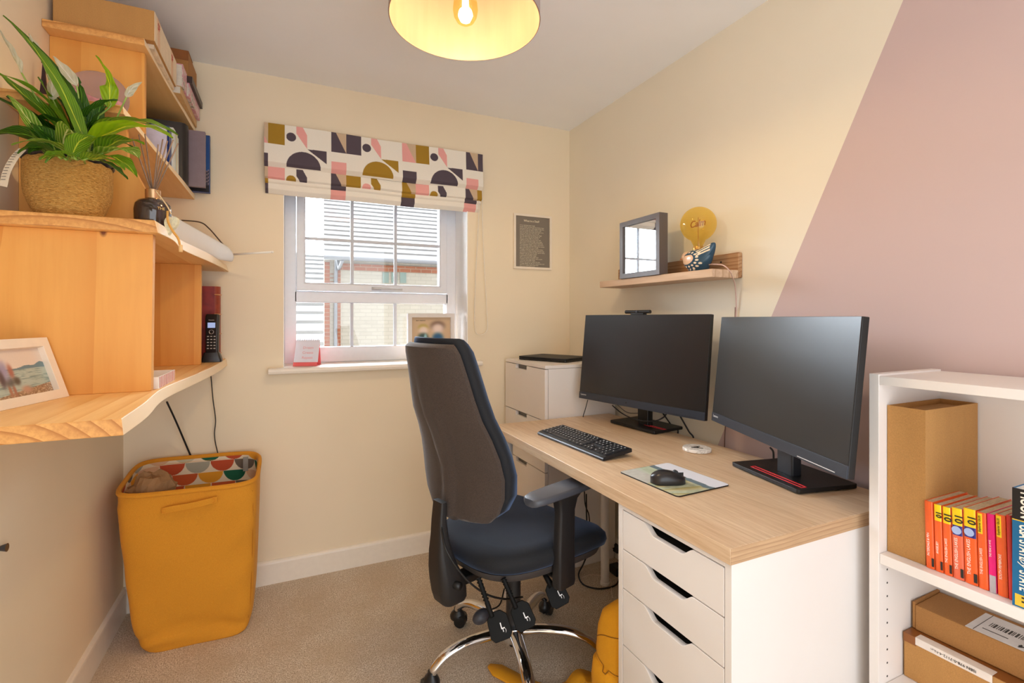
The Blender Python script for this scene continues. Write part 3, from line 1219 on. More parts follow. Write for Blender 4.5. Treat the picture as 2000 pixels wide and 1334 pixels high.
box(bm, 0.0, 0.046, -0.0004, 0.0004, 0.015, 0.0295)
obj('button_seam', bm, m_black, mouse)

cc = px(1361, 880, Z=DZ)
co = thing('coaster', 'round white marble coaster marked with a black letter A', 'coaster', (cc.x, cc.y, DZ))
k = NT('white marble')
f = k.noise(k.coord(), 22, 6, 0.6, 1.2)
k.set(Base_Color=k.ramp(f, [(0.42, lin((246, 242, 238))), (0.5, lin((214, 208, 202))), (0.58, lin((248, 246, 242)))]), Roughness=0.25)
m_marble = k.m
bm = lathe(NB(), [(0.046, 0.0), (0.050, 0.002), (0.0505, 0.009), (0.049, 0.0115), (0.046, 0.012)], seg=48)
obj('disc', bm, m_marble, co, auto=50)
la = px(1344, 866, Z=DZ + 0.012)
text('letter', 'A', 0.052, basis((cc.x, cc.y, DZ + 0.0122), Vector((0.42, 0.908, 0)), Vector((-0.908, 0.42, 0))), m_black, co, depth=0.0004, bold=0.0010)

# ------------------------------------------------------------ cables behind the desk
m_cable = mat('black cable', (24, 24, 26), 0.5)


def cable(name, label, cat, pts, r, m=None, group=None, n=8):
    bm = NB()
    tube(bm, pts, r, 8, n)
    o = obj(name, bm, m or m_cable, None, smooth=True)
    return tag(o, label, cat, group)


P = lambda u, v, X: px(u, v, X=X)
cable('cable', 'black cable looping in front of the stand of the monitor by the window', 'cable',
      [P(1196, 792, 1.45), P(1213, 806, 1.43), P(1232, 816, 1.40), P(1255, 822, 1.385), P(1280, 822, 1.40), P(1296, 815, 1.43), P(1302, 808, 1.45)], 0.0028)
cable('cable', 'grey cable hanging straight behind the monitor stand by the window', 'cable',
      [P(1206, 791, 1.50), P(1224, 805, 1.50), P(1245, 807, 1.50), P(1265, 804, 1.49)], 0.0024, mat('grey cable', (120, 118, 112), 0.4))
cable('cable', 'black cable running down behind the desk, beside the round coaster', 'cable',
      [P(1328, 812, 1.50), P(1345, 842, 1.53), px(1354, 858, X=1.545), (1.548, 1.60, 0.66), (1.548, 1.62, 0.3)], 0.0034)
cable('cable', 'black cable crossing the stand base corner of the monitor by the window', 'cable',
      [P(1294, 806, 1.562), P(1308, 826, 1.5635), P(1318, 838, 1.5635), P(1324, 846, 1.5635), (1.5635, 1.70, 0.6)], 0.0032)
cable('cable', 'thin black cable under the left edge of the monitor by the window', 'cable',
      [px(1148, 781, Y=2.03), px(1143, 800, Y=2.04), px(1140, 809, Y=2.05), px(1139, 814, Z=DZ + 0.002)], 0.002)
cable('cable', 'thin dark cable hanging down the wall under the ledge shelf', 'cable',
      [px(1436, 600, X=1.562), px(1433, 700, X=1.562), px(1420, 800, X=1.562), px(1415, 870, X=1.562), (1.562, 1.40, 0.4)], 0.0016, mat('brown flex', (110, 70, 60), 0.5))
cable('cable', 'short black cable behind the stand of the near monitor', 'cable',
      [P(1504, 874, 1.50), P(1510, 882, 1.50), P(1511, 896, 1.50)], 0.0034)
# ============================================================ office chair
chair = thing('office_chair', 'high-backed black fabric office chair on a chrome five-star base', 'office chair', (0.747, 1.608, 0), R(17.6))
CI = Matrix.Translation(chair.location) @ Matrix.Rotation(R(17.6), 4, 'Z')
CIi = CI.inverted()
m_chrome = mat('polished chrome', (225, 225, 228), 0.06, 1.0, var=0.0)


def fabric(name, c, c2, rough=0.85, sheen=0.25, tint=(1, 1, 1, 1)):
    k = NT(name)
    f = k.noise(k.coord(), 700, 3, 0.8)
    g = k.noise(k.coord(), 12, 3)
    col = k.ramp(f, [(0.35, lin(c)), (0.65, lin(c2))])
    k.set(Base_Color=col, Roughness=rough)
    k.b.inputs['Sheen Weight'].default_value = sheen
    k.b.inputs['Sheen Roughness'].default_value = 0.4
    k.b.inputs['Sheen Tint'].default_value = tint
    k.bump(f, 0.35, 0.0008)
    return k.m


m_seatf = fabric('black seat fabric', (8, 9, 12), (26, 28, 34), 0.8, 0.34, (0.35, 0.55, 1.0, 1))
m_shell = fabric('dark brown grey back fabric', (40, 32, 29), (86, 72, 64), 0.85, 0.18)
m_pl = mat('dark grey moulded plastic', (30, 28, 29), 0.5, var=0.08, scale=120, bump=0.15, bd=0.0004)
m_pl2 = mat('worn grey arm pad', (74, 77, 86), 0.36, var=0.10, scale=14)

for k5 in range(5):
    wa = R([111.8, 39.6, 183.8, 255.8, 327.8][k5]) - R(17.6)
    d = Vector((math.cos(wa), math.sin(wa), 0))
    bm = NB()
    up = Vector((0, 0, 1))
    tube(bm, [d * 0.02 + up * 0.118, d * 0.10 + up * 0.128, d * 0.19 + up * 0.128, d * 0.255 + up * 0.112, d * 0.295 + up * 0.084, d * 0.306 + up * 0.066],
         lambda t: 0.024 - 0.007 * t, 16, 8, flat=0.72, up=(0, 0, 1.0))
    lg = obj('leg', bm, m_chrome, chair, smooth=True)
    c = d * 0.309
    sw = R(40 + 67 * k5)
    s = Vector((math.cos(sw), math.sin(sw), 0))
    f = Vector((-s.y, s.x, 0))
    hb = NB()
    MM = Matrix((f, s, up)).transposed().to_4x4()
    MM.translation = c
    for sd in (-1, 1):
        tube(hb, [c - f * 0.012 + s * sd * 0.006 + up * 0.026, c - f * 0.012 + s * sd * 0.024 + up * 0.026], lambda t: 0.0255 - 0.003 * t, 20, 1, False)
    prof = [(0.030, 0.030), (0.032, 0.042), (0.026, 0.054), (0.017, 0.062), (0.014, 0.074)]
    lathe(hb, prof, MM @ Matrix.Diagonal((1.0, 0.85, 1, 1)), 20)
    obj('caster', hb, mat('black caster', (24, 24, 26), 0.35, var=0.05), lg, auto=50)
bm = lathe(NB(), [(0.036, 0.085), (0.044, 0.092), (0.046, 0.120), (0.042, 0.140), (0.030, 0.146)], seg=28)
obj('hub', bm, m_chrome, chair, auto=40)
bm = lathe(NB(), [(0.014, 0.062), (0.014, 0.09)], seg=20)
lathe(bm, [(0.0265, 0.146), (0.0265, 0.30), (0.030, 0.302), (0.030, 0.385)], seg=28)
obj('gas_column', bm, m_pl, chair, auto=40)
bm = NB()
box(bm, -0.12, 0.10, -0.075, 0.075, 0.372, 0.412)
box(bm, -0.27, -0.10, -0.030, 0.030, 0.375, 0.402)
box(bm, -0.03, 0.01, -0.235, 0.235, 0.398, 0.412)
obj('mechanism', bm, m_black, chair, bevel=0.006)


def superell(a, b, n, k, cx=0.0):
    out = []
    for i in range(k):
        t = 2 * PI * i / k
        c, s = math.cos(t), math.sin(t)
        out.append((cx + a * abs(c) ** (2 / n) * (1 if c > 0 else -1), b * abs(s) ** (2 / n) * (1 if s > 0 else -1)))
    return out


def seat_rows(levels):
    rows = []
    for (a, b, z, drop, cx) in levels:
        row = []
        for x, y in superell(a, b, 3.4, 56, cx):
            # wider at the front, dipped in the middle, rolled down at the front edge
            yy = y * (1.0 + 0.16 * (x - cx) / 0.25)
            zz = z - drop * max(0, (x - 0.10) / 0.17) ** 2 * 0.030 + drop * 0.010 * (abs(yy) / 0.24) ** 2
            row.append(Vector((x, yy, zz)))
        rows.append(row)
    return rows


bm = loft(NB(), seat_rows([(0.215, 0.205, 0.408, 0.2, 0.02), (0.243, 0.228, 0.416, 0.5, 0.02), (0.252, 0.236, 0.438, 0.8, 0.02)]))
obj('seat_pan', bm, mat('grey seat pan', (66, 62, 62), 0.5, var=0.05), chair, auto=60)
lv = [(0.245, 0.232, 0.436, 0.9, 0.022), (0.262, 0.246, 0.446, 1, 0.022), (0.268, 0.252, 0.466, 1, 0.022), (0.264, 0.248, 0.486, 1, 0.022), (0.248, 0.232, 0.501, 1, 0.022), (0.21, 0.195, 0.510, 1, 0.022), (0.13, 0.12, 0.512, 0.6, 0.022), (0.04, 0.04, 0.5115, 0.3, 0.022)]
obj('seat', loft(NB(), seat_rows(lv)), m_seatf, chair, smooth=True)


# back: outer shell, cushion in front of it
def back_w(z):
    pts = [(0.600, 0.115), (0.617, 0.160), (0.65, 0.196), (0.70, 0.217), (0.76, 0.222), (0.84, 0.212), (0.93, 0.192), (1.02, 0.172), (1.10, 0.157), (1.145, 0.148), (1.165, 0.128)]
    for (a, b), (c, d) in zip(pts, pts[1:]):
        if z <= c:
            t = (z - a) / (c - a)
            return 0.96 * (b + (d - b) * t)
    return 0.96 * pts[-1][1]


def back_k(z):
    # how far behind the column the rear face sits
    t = (z - 0.60) / 0.565
    return 0.290 + 0.018 * math.sin(t * PI) - 0.03 * math.sin(min(1, t * 1.6) * PI) + 0.115 * t ** 2.0


def arch(z, w_, t0, t1, wrap, n=25):
    """a curved slab section: t0 rear, t1 front offset"""
    rear, front = [], []
    for i in range(n):
        s = -1 + 2 * i / (n - 1)
        y = w_ * s
        e = abs(s) ** 2.6
        cr = 0.012 * max(0.0, 1 - abs(s) / 0.34) ** 1.0 if False else 0.0
        rear.append((-back_k(z) + t0 + wrap * e - cr, y))
        front.append((-back_k(z) + t1 + wrap * 0.75 * e - 0.010 * abs(s) ** 6, y))
    return rear, front


zz = [0.600, 0.604, 0.617, 0.65, 0.70, 0.76, 0.82, 0.88, 0.94, 1.0, 1.05, 1.10, 1.135, 1.155, 1.165]
rows = []
for z in zz:
    w_ = back_w(z)
    rd = 1.0 - 0.9 * max(0, (0.612 - z) / 0.012) - 0.6 * max(0, (z - 1.155) / 0.010)
    rear, front = arch(z, w_, 0.0 + 0.022 * (1 - rd), 0.034, 0.040)
    # raised flat spine on the back
    rr = []
    for x, y in rear:
        ww = 0.030 + 0.030 * max(0, (z - 0.75)) / 0.4
        h = 0.014 * min(1, max(0, (1.06 - z) / 0.10)) * (1 if abs(y) < ww else 0)
        rr.append((x - h, y))
    rows.append([Vector((x, y, z)) for x, y in rr] + [Vector((x, y, z)) for x, y in front[::-1]])
obj('back_shell', loft(NB(), rows), m_shell, chair, auto=50, label='brown grey outer shell of the backrest')
rows = []
zc = [0.612, 0.622, 0.65, 0.70, 0.76, 0.82, 0.88, 0.94, 1.0, 1.05, 1.10, 1.14, 1.165, 1.178, 1.182]
for j, z in enumerate(zc):
    w_ = back_w(min(max(z, 0.606), 1.15)) - 0.006
    e = min(1.0, 0.35 + 0.25 * min(j, len(zc) - 1 - j))
    rear, front = arch(min(z, 1.16), w_ * (0.9 + 0.1 * e), 0.035, 0.035 + 0.058 * e, 0.036)
    rows.append([Vector((x, y, z)) for x, y in rear] + [Vector((x, y, z)) for x, y in front[::-1]])
obj('back_cushion', loft(NB(), rows), m_seatf, chair, smooth=True)

# J-shaped back carrier, cover below the backrest
rows = []
for z, x, hw, hd in ((0.66, -0.283, 0.030, 0.010), (0.60, -0.286, 0.032, 0.014), (0.55, -0.284, 0.036, 0.018), (0.50, -0.280, 0.044, 0.026), (0.45, -0.270, 0.052, 0.036), (0.41, -0.258, 0.055, 0.045), (0.37, -0.248, 0.053, 0.050), (0.340, -0.242, 0.048, 0.048), (0.328, -0.238, 0.040, 0.040)):
    rows.append([Vector((x - 0.030 + p[0], p[1] + 0.006, z)) for p in rrect(hd * 2, hw * 1.75, min(hd, hw) * 0.55, 4)])
obj('back_post', loft(NB(), rows), m_pl, chair, auto=40)
bm = NB()
tube(bm, [(-0.30, 0, 0.37), (-0.30, 0.0, 0.40), (-0.28, -0.06, 0.40)], 0.012, 10, 4)
obj('tilt_knob', bm, m_black, chair, smooth=True)

for sd in (-1, 1):
    y = sd * 0.243
    bm = NB()
    rows = []
    for x, hw, zt in ((-0.158, 0.020, 0.694), (-0.150, 0.032, 0.696), (-0.120, 0.040, 0.698), (-0.05, 0.043, 0.699), (0.03, 0.044, 0.699), (0.10, 0.042, 0.700), (0.128, 0.036, 0.699), (0.137, 0.024, 0.697)):
        rows.append([Vector((x, y + a, zt - 0.0115 + b)) for a, b in rrect(hw * 2, 0.023, 0.008, 3)])
    pad_ = obj('arm_pad', loft(bm, rows), m_pl2, chair, auto=50)
    bm = NB()
    rows = []
    for z, xc, hx, hy in ((0.378, -0.005, 0.036, 0.018), (0.39, -0.005, 0.040, 0.019), (0.50, -0.005, 0.038, 0.018), (0.62, 0.0, 0.036, 0.017), (0.655, 0.003, 0.044, 0.019), (0.676, 0.006, 0.062, 0.024)):
        rows.append([Vector((xc + a, y + sd * 0.004 + b, z)) for a, b in rrect(hx * 2, hy * 2, 0.009, 3)])
    loft(bm, rows)
    obj('arm_post', bm, m_pl, chair, auto=40)


m_pad = mat('deep black moulding', (9, 9, 9), 0.6, var=0.05, Specular_IOR_Level=0.2)


def lever(p0, p1, pc, ang, ribbed=True, size=(0.050, 0.066)):
    bm = NB()
    a, b = Vector(p0), Vector(p1)
    if ribbed:
        tube(bm, [a.lerp(b, i / 24) for i in range(25)], lambda t: 0.0075 + 0.0022 * math.cos(t * 26 * 2 * PI / 2) * (t < 0.62), 12, 2, False)
    else:
        tube(bm, [a, b], lambda t: 0.008 + 0.003 * t, 12, 1, False)
    lv_ = obj('lever', bm, m_pad, chair, w=True, smooth=True)
    Z = Vector((-math.sin(TH), -math.cos(TH), 0.45)).normalized()      # faces the room
    X0 = Vector((math.cos(TH), -math.sin(TH), 0))
    Y0 = Z.cross(X0)
    M = basis(pc, X0 * math.cos(ang) + Y0 * math.sin(ang), -X0 * math.sin(ang) + Y0 * math.cos(ang), Z)
    poly = [(-0.012, 0.036), (0.012, 0.036), (0.025, 0.022), (0.027, -0.022), (0.018, -0.034), (-0.018, -0.034), (-0.027, -0.022), (-0.025, 0.022)]
    poly = [(x * size[0] / 0.054, y * size[1] / 0.070) for x, y in poly]
    pd = obj('paddle', prism(NB(), poly, M @ Matrix.Translation((0, 0, -0.006)), 0.010), m_pad, lv_, w=True, bevel=0.0025)
    return M, pd, lv_


lever_w = mat('white icon print', (235, 235, 238), 0.5)
L = [
    (px(935, 1130, D=1.47), px(961, 1205, D=1.45), px(975, 1223, D=1.445), R(18), True),
    (px(983, 1130, D=1.52), px(1008, 1188, D=1.50), px(1021, 1203, D=1.495), R(24), True),
    (px(1062, 1118, D=1.62), px(1078, 1146, D=1.60), px(1088, 1160, D=1.595), R(25), False),
]
for i, (a, b, c, an, rb) in enumerate(L):
    M, pd, lv_ = lever(a, b, c, an, rb, (0.066, 0.078))
    Q = M @ Matrix.Translation((0.006, -0.004, 0.0043))
    # chair pictogram: back, seat, arrow
    bm = NB()
    box(bm, -0.002, 0.001, -0.002, 0.012, 0, 0.0004, Q)
    box(bm, -0.002, 0.009, -0.005, -0.002, 0, 0.0004, Q)
    box(bm, 0.0015, 0.0035, -0.013, -0.005, 0, 0.0004, Q)
    obj('pictogram', bm, lever_w, lv_, w=True)
    text('arrow_mark', ['↕', '↻', '→'][i] if False else ['O', 'G', 'I'][i] if False else ')', 0.012, Q @ Matrix.Translation((0.010, -0.010, 0)), lever_w, lv_, depth=0.0002)
bm = NB()
c = px(940, 1204, D=1.56)
ball(bm, c, 0.03, 20, Matrix.Rotation(R(-20), 3, 'Y') , (1.0, 0.7, 0.72))
obj('pump_bulb', bm, mat('black rubber bulb', (50, 52, 62), 0.4), chair, w=True, smooth=True)
bm = NB()
tube(bm, [px(862, 1030, D=1.50), px(872, 1075, D=1.46), px(905, 1125, D=1.47), px(945, 1158, D=1.5), px(985, 1170, D=1.55), px(1020, 1166, D=1.62)], 0.0032, 8, 8)
obj('release_cable', bm, m_black, chair, w=True, smooth=True)
bm = NB()
tube(bm, [px(948, 1194, D=1.56), px(975, 1182, D=1.6), px(985, 1150, D=1.65)], 0.0025, 8, 6)
obj('air_hose', bm, m_black, chair, w=True, smooth=True)
bm = NB()
tube(bm, [px(1012, 1108, D=1.66), px(1050, 1112, D=1.66)], 0.017, 12, 2, False)
obj('tension_knob', bm, m_black, chair, w=True, auto=40)
# ============================================================ bookcase and its contents
BKX, BKB, BY1, BY0 = 1.277, 1.550, 0.7135, -0.12
bk = thing('bookcase', 'white open bookcase against the pink wall', 'bookcase', (1.41, 0.3, 0))
for y in (BY1 - 0.0215, BY0 - 0.0215):
    obj('side_panel', box(NB(), BKX, BKB, y, y + 0.0215, 0, 1.110), m_white, bk, w=True, bevel=0.001)
yi0, yi1 = BY0, BY1 - 0.0215
obj('top_panel', box(NB(), BKX + 0.002, BKB, yi0, yi1, 1.085, 1.106), m_white, bk, w=True, bevel=0.0015)
for z in (0.685, 0.370, 0.085):
    obj('shelf', box(NB(), BKX + 0.002, BKB - 0.006, yi0 + 0.0005, yi1 - 0.0005, z - 0.024, z), m_white, bk, w=True, bevel=0.0015)
obj('back_panel', box(NB(), BKB - 0.005, BKB, yi0, yi1, 0.06, 1.085), m_white, bk, w=True)
obj('plinth', box(NB(), BKX + 0.02, BKX + 0.035, yi0, yi1, 0, 0.06), m_white, bk, w=True)
m_hole = mat('dark peg hole', (40, 36, 34), 0.8)
for i in range(9):
    for xx in (BKX + 0.034, BKB - 0.04):
        z = 0.640 - i * 0.0320
        bm = NB()
        cyl(bm, (xx, yi1 - 0.0002, z), (xx, yi1 + 0.0015, z), 0.0025, seg=10)
        if xx < 1.4:
            obj('peg_hole', bm, m_hole, bk, w=True)
        else:
            bm.free()


def card(name, c=(186, 138, 82)):
    k = NT(name)
    f = k.noise(k.coord(), 500, 3, 0.7)
    g = k.noise(k.coord((1, 1, 0.2)), 30, 3)
    b = lin(c)
    col = k.ramp(f, [(0.3, tuple(x * 0.8 for x in b[:3]) + (1,)), (0.7, tuple(min(1, x * 1.08) for x in b[:3]) + (1,))])
    col = k.mix(k.ramp(g, [(0.4, (0, 0, 0, 1)), (0.7, (0.15, 0.15, 0.15, 1))]), col, lin((150, 104, 60)))
    k.set(Base_Color=col, Roughness=0.85)
    k.bump(g, 0.08, 0.0005)
    return k.m


m_card = card('brown cardboard', (190, 140, 80))
m_card2 = card('darker brown cardboard', (172, 122, 68))
mf = thing('magazine_file', 'tall open-topped brown cardboard box in the far end of the bookcase', 'cardboard box', (1.42, 0.652, 0.685))
x0, x1, y0, y1, z0, z1 = 1.309, 1.540, 0.6135, 0.6905, 0.6855, 1.035
bm = NB()
o, i_ = [(x0, y0), (x1, y0), (x1, y1), (x0, y1)], [(x0 + 0.003, y0 + 0.003), (x1 - 0.003, y0 + 0.003), (x1 - 0.003, y1 - 0.003), (x0 + 0.003, y1 - 0.003)]
loft(bm, [[(a, b, z0) for a, b in o], [(a, b, z1) for a, b in o], [(a, b, z1) for a, b in i_], [(a, b, z1 - 0.012) for a, b in i_]])
obj('walls', bm, m_card, mf, w=True)

# walking maps: spines towards the room, leaning on the cardboard box
def m_sp(nm, c):
    return mat(nm, c, 0.35, var=0.04, scale=60)


OR_, YE, NV, PKK = m_sp('orange map cover', (240, 100, 40)), m_sp('yellow map band', (250, 214, 20)), m_sp('navy map band', (48, 40, 130)), m_sp('pink guide cover', (232, 18, 120))
OR2 = m_sp('faded orange cover', (232, 110, 76))
PG = mat('map page edges', (196, 178, 150), 0.8, var=0.2, scale=400, stretch=(0.2, 1, 1))
GY = m_sp('grey label', (182, 176, 180))
WHT = mat('white spine lettering', (250, 240, 225), 0.5)
BLK = mat('black spine lettering', (40, 36, 34), 0.5)
NVT = mat('pale emblem', (170, 190, 235), 0.5)
specs = [
    (1809, 1825, 'o', 0.148, None, 'PATERDALE & PEN', 'orange walking map with a plain orange top, leftmost of the row'),
    (1827, 1842, 'y', 0.146, '10', 'ANGELSEY', 'thin orange map with yellow top, second from the cardboard box'),
    (1844, 1860, 'y', 0.146, '10', 'THE ENGLISH LAKES', 'orange map with yellow top, third from the cardboard box'),
    (1862, 1883, 'n', 0.150, '10', 'THE ENGLISH LAKES', 'faded orange map with yellow and navy bands, fourth from the box'),
    (1885, 1910, 'n', 0.156, '10', 'THE ENGLISH LAKES', 'thickest orange map with yellow and navy bands on the spine'),
    (1912, 1930, 'h', 0.156, None, 'THE ENGLISH LAKES', 'orange map with half a yellow strip, beside the pink guide'),
    (1932, 1946, 'p', 0.158, None, 'THE PEAK & WYE', 'bright pink guide book with a grey foot among the maps'),
    (1949, 1968, 'h', 0.162, None, 'SOUTH PEMBROKE', 'orange map with half a yellow strip, beside the red and yellow cover'),
    (1970, 1980, 'q', 0.166, None, '', 'red and yellow patterned book, last before the blue guide'),
]
XS = 1.303
for u0, u1, kind, hh, num, ttl, lab in specs:
    ya = px(u0, 1130, X=XS).y
    yb_ = px(u1, 1130, X=XS).y
    th = ya - yb_
    t = thing('map', lab, 'book' if kind in 'pq' else 'map', (XS, ya, 0.685), 0, 'maps and guides on the middle shelf')
    frac = (u0 - 1809) / 160.0
    lean = R(1.5)
    B = Matrix.Translation((XS, ya, 0.6852 + th * math.sin(lean))) @ Matrix.Rotation(-lean, 4, 'X') @ Matrix.Rotation(0, 4, 'Z')
    # local: x into the shelf, y negative across the spine, z up
    zt = hh
    dp = 0.150 if kind != 'n' else 0.155
    cov = {'o': OR_, 'y': OR_, 'n': OR2 if u0 < 1880 else OR_, 'h': OR_, 'p': PKK, 'q': m_sp('red guide cover', (214, 48, 40))}[kind]
    bm = NB()
    box(bm, 0.004, dp - 0.002, -th + 0.0012, -0.0012, 0.001, zt - 0.001, B)
    obj('pages', bm, PG, t, w=True)
    bm = NB()
    box(bm, 0.0015, dp, -th, -th + 0.001, 0, zt, B)
    box(bm, 0.0015, dp, -0.001, 0.0, 0, zt, B)
    sp = [(0.0022, 0), (0.0006, -th * 0.15), (0, -th * 0.5), (0.0006, -th * 0.85), (0.0022, -th), (0.004, -th + 0.001), (0.004, -0.001)]

    def spine(bm, za, zb, off=0.0, mi=0, f0=0.0, f1=1.0):
        pts = [(x - off, y) for x, y in sp]
        pts = [(x, max(min(y, -th * f0), -th * f1)) for x, y in pts]
        loft(bm, [[B @ Vector((x, y, za)) for x, y in pts], [B @ Vector((x, y, zb)) for x, y in pts]], mi=mi)
    spine(bm, 0, zt)
    cv = obj('cover', bm, cov, t, w=True)
    bm = NB()
    if kind in 'yn':
        spine(bm, zt * 0.76, zt + 0.0002, 0.0003)
        obj('yellow_band', bm, YE, t, w=True, label='yellow band')
        bm = NB()
    if kind == 'n':
        spine(bm, zt * 0.62, zt * 0.76, 0.0003)
        obj('navy_band', bm, NV, t, w=True, label='navy band')
        bm = NB()
        M = basis(B @ Vector((-0.0008, -th * 0.45, zt * 0.69)), Vector((0, -1, 0)), (0, 0, 1))
        lathe(bm, [(0.0085, 0), (0.0085, 0.0003)], M @ Matrix.Rotation(R(180), 4, 'Y'), 20)
        obj('emblem', bm, NVT, t, w=True)
        bm = NB()
    if kind == 'h':
        spine(bm, zt * 0.72, zt * 0.985, 0.0003, f1=0.62)
        obj('yellow_strip', bm, YE, t, w=True, label='yellow strip')
        bm = NB()
    if kind == 'p':
        spine(bm, 0.0, zt * 0.22, 0.0003)
        obj('grey_foot', bm, GY, t, w=True, label='grey foot of the spine')
        bm = NB()
    if kind == 'q':
        for q in range(3):
            box(bm, 0.004 + q * 0.028, 0.012 + q * 0.028, -th - 0.0005, -th, 0.002, zt - 0.004, B)
        obj('cover_stripes', bm, m_sp('mustard stripes', (236, 170, 40)), t, w=True)
        bm = NB()
    bm.free()
    tw = min(th * 0.42, 0.0085)
    if ttl:
        M = basis(B @ Vector((-0.0009, -th * 0.38, zt * (0.36 if kind != 'p' else 0.56))), B.to_3x3() @ Vector((0, 0, 1)), Vector((0, 1, 0)), Vector((-1, 0, 0)))
        text('title', ttl, tw, M, WHT, t, depth=0.0002, sx=0.95)
    if num:
        M = basis(B @ Vector((-0.0010, -th * 0.66, zt * 0.86)), B.to_3x3() @ Vector((0, 0, -1)), Vector((0, -1, 0)), Vector((-1, 0, 0)))
        text('number', num, 0.019 if th > 0.014 else 0.014, M, BLK, t, depth=0.0002, bold=0.0004)
    if kind in 'oyn':
        box(bm := NB(), -0.0009, 0.0, -th * 0.98, -th * 0.72, 0.006, 0.024, B)
        obj('publisher_mark', bm, BLK, t, w=True)
    if kind == 'h':
        M = basis(B @ Vector((-0.0008, -th * 0.3, zt * 0.85)), B.to_3x3() @ Vector((0, 0, 1)), Vector((0, 1, 0)), Vector((-1, 0, 0)))
        text('series_name', 'Explorer OL35', 0.0055, M, BLK, t, depth=0.0002)

# big blue guide at the edge of the frame
ym = px(1977, 1140, X=1.285).y
gd = thing('book', 'thick blue travel guide with a black top, right of the maps', 'book', (1.285, ym, 0.685))
GX, gh, gt = 1.285, 0.229, 0.048
bm = NB()
box(bm, GX + 0.003, GX + 0.135, ym - gt + 0.001, ym - 0.001, 0.687, 0.685 + gh - 0.002)
obj('pages', bm, mat('white page edges', (226, 222, 216), 0.8, var=0.1, scale=500), gd, w=True)
bm = NB()
box(bm, GX, GX + 0.002, ym - gt, ym, 0.6852, 0.685 + gh)
box(bm, GX + 0.002, GX + 0.138, ym - 0.0012, ym, 0.6852, 0.685 + gh)
box(bm, GX + 0.002, GX + 0.138, ym - gt, ym - gt + 0.0012, 0.6852, 0.685 + gh)
obj('cover', bm, mat('blue guide cover', (22, 104, 152), 0.35, var=0.03), gd, w=True)
bm = NB()
box(bm, GX - 0.0004, GX + 0.0001, ym - gt, ym, 0.685 + gh * 0.735, 0.685 + gh)
obj('black_top', bm, mat('black cover panel', (24, 22, 24), 0.4), gd, w=True, label='black top of the spine')
obj('yellow_line', box(NB(), GX - 0.0005, GX + 0.0001, ym - gt, ym, 0.685 + gh * 0.728, 0.685 + gh * 0.737), mat('yellow cover block', (226, 190, 60), 0.4), gd, w=True)
bm = NB()
box(bm, GX - 0.0005, GX + 0.0001, ym - gt, ym - 0.004, 0.688, 0.685 + gh * 0.11)
obj('yellow_block', bm, mat('yellow cover block', (226, 190, 60), 0.4), gd, w=True)


def gtext(nm, s, z, size, m, dy=0.5, sh=0.0, sx=1.0, b=0.0):
    M = basis((GX - 0.0007, ym - gt * dy, z), (0, 0, -1), (0, -1, 0), (-1, 0, 0))
    text(nm, s, size, M, m, gd, depth=0.0002, shear=sh, sx=sx, bold=b)


gtext('maker_name', 'MOON', 0.685 + gh * 0.868, 0.022, WHT, 0.40, b=0.0006, sx=0.72)
gtext('title', 'USA STATE', 0.685 + gh * 0.555, 0.021, WHT, 0.36, b=0.0006, sx=0.66)
gtext('title', 'by', 0.685 + gh * 0.385, 0.018, WHT, 0.36, sh=0.3)
gtext('title', 'STATE', 0.685 + gh * 0.235, 0.021, WHT, 0.36, b=0.0006, sx=0.66)
gtext('mark', 'H', 0.702, 0.016, BLK, 0.4, b=0.0008)

# parcels on the lower shelf
def ang_box(x0, y1, ln, dp, z0, z1, yaw):
    return Matrix.Translation((x0, y1, z0)) @ Matrix.Rotation(yaw, 4, 'Z'), ln, dp, z1 - z0


pb = thing('cardboard_parcel', 'flat brown parcel with brown tape and a white strip label, bottom of the pair', 'parcel', (1.375, 0.68, 0.370))
B = Matrix.Translation((1.372, 0.6880, 0.3705)) @ Matrix.Rotation(R(1.0), 4, 'Z')
obj('carton', box(NB(), 0, 0.165, -0.34, 0, 0, 0.106, B), m_card, pb, w=True, bevel=0.002)
m_tape = mat('brown parcel tape', (140, 84, 38), 0.3, var=0.08, scale=20)
bm = NB()
box(bm, -0.0006, 0.04, -0.34, -0.0, 0.1062, 0.1068, B)
box(bm, -0.0008, 0.0, -0.34, -0.30, 0.092, 0.1068, B)
obj('tape', bm, m_tape, pb, w=True)
bm = NB()
for y in (0.0,):
    box(bm, -0.0010, -0.0004, -0.026, 0.0, 0.086, 0.1068, B)
obj('corner_tape', bm, m_tape, pb, w=True)
lb = NB()
box(lb, -0.0016, -0.0008, -0.165, -0.025, 0.090, 0.1074, B)
box(lb, -0.0016, 0.022, -0.165, -0.025, 0.1068, 0.1076, B)
lbo = obj('label', lb, mat('white paper label', (232, 222, 214), 0.6), pb, w=True)
M = basis(B @ Vector((-0.0020, -0.09, 0.0985)), (0, -1, 0), (0, 0, 1), (-1, 0, 0))
text('lettering', 'ISBN 978-0-7112-4-Number', 0.0085, M @ Matrix.Rotation(R(180), 4, 'Z'), BLK, lbo, depth=0.0002)
pt = thing('cardboard_parcel', 'brown postal box with a white address label, on top of the pair', 'parcel', (1.42, 0.60, 0.478))
B = Matrix.Translation((1.405, 0.680, 0.4785)) @ Matrix.Rotation(R(2.5), 4, 'Z')
obj('carton', box(NB(), 0.0, 0.125, -0.33, 0.0, 0, 0.060, B), m_card2, pt, w=True, bevel=0.002)
bm = NB()
box(bm, 0.002, 0.125, 0.0005, 0.006, 0.002, 0.0645, B)
obj('lid_flap', bm, m_card2, pt, w=True)
LM = B @ Matrix.Translation((0.004, -0.245, 0.0604))
lo = obj('label', box(NB(), -0.002, 0.105, -0.07, 0.150, 0, 0.0005, LM), mat('white address label', (226, 224, 226), 0.5), pt, w=True)
bm = NB()
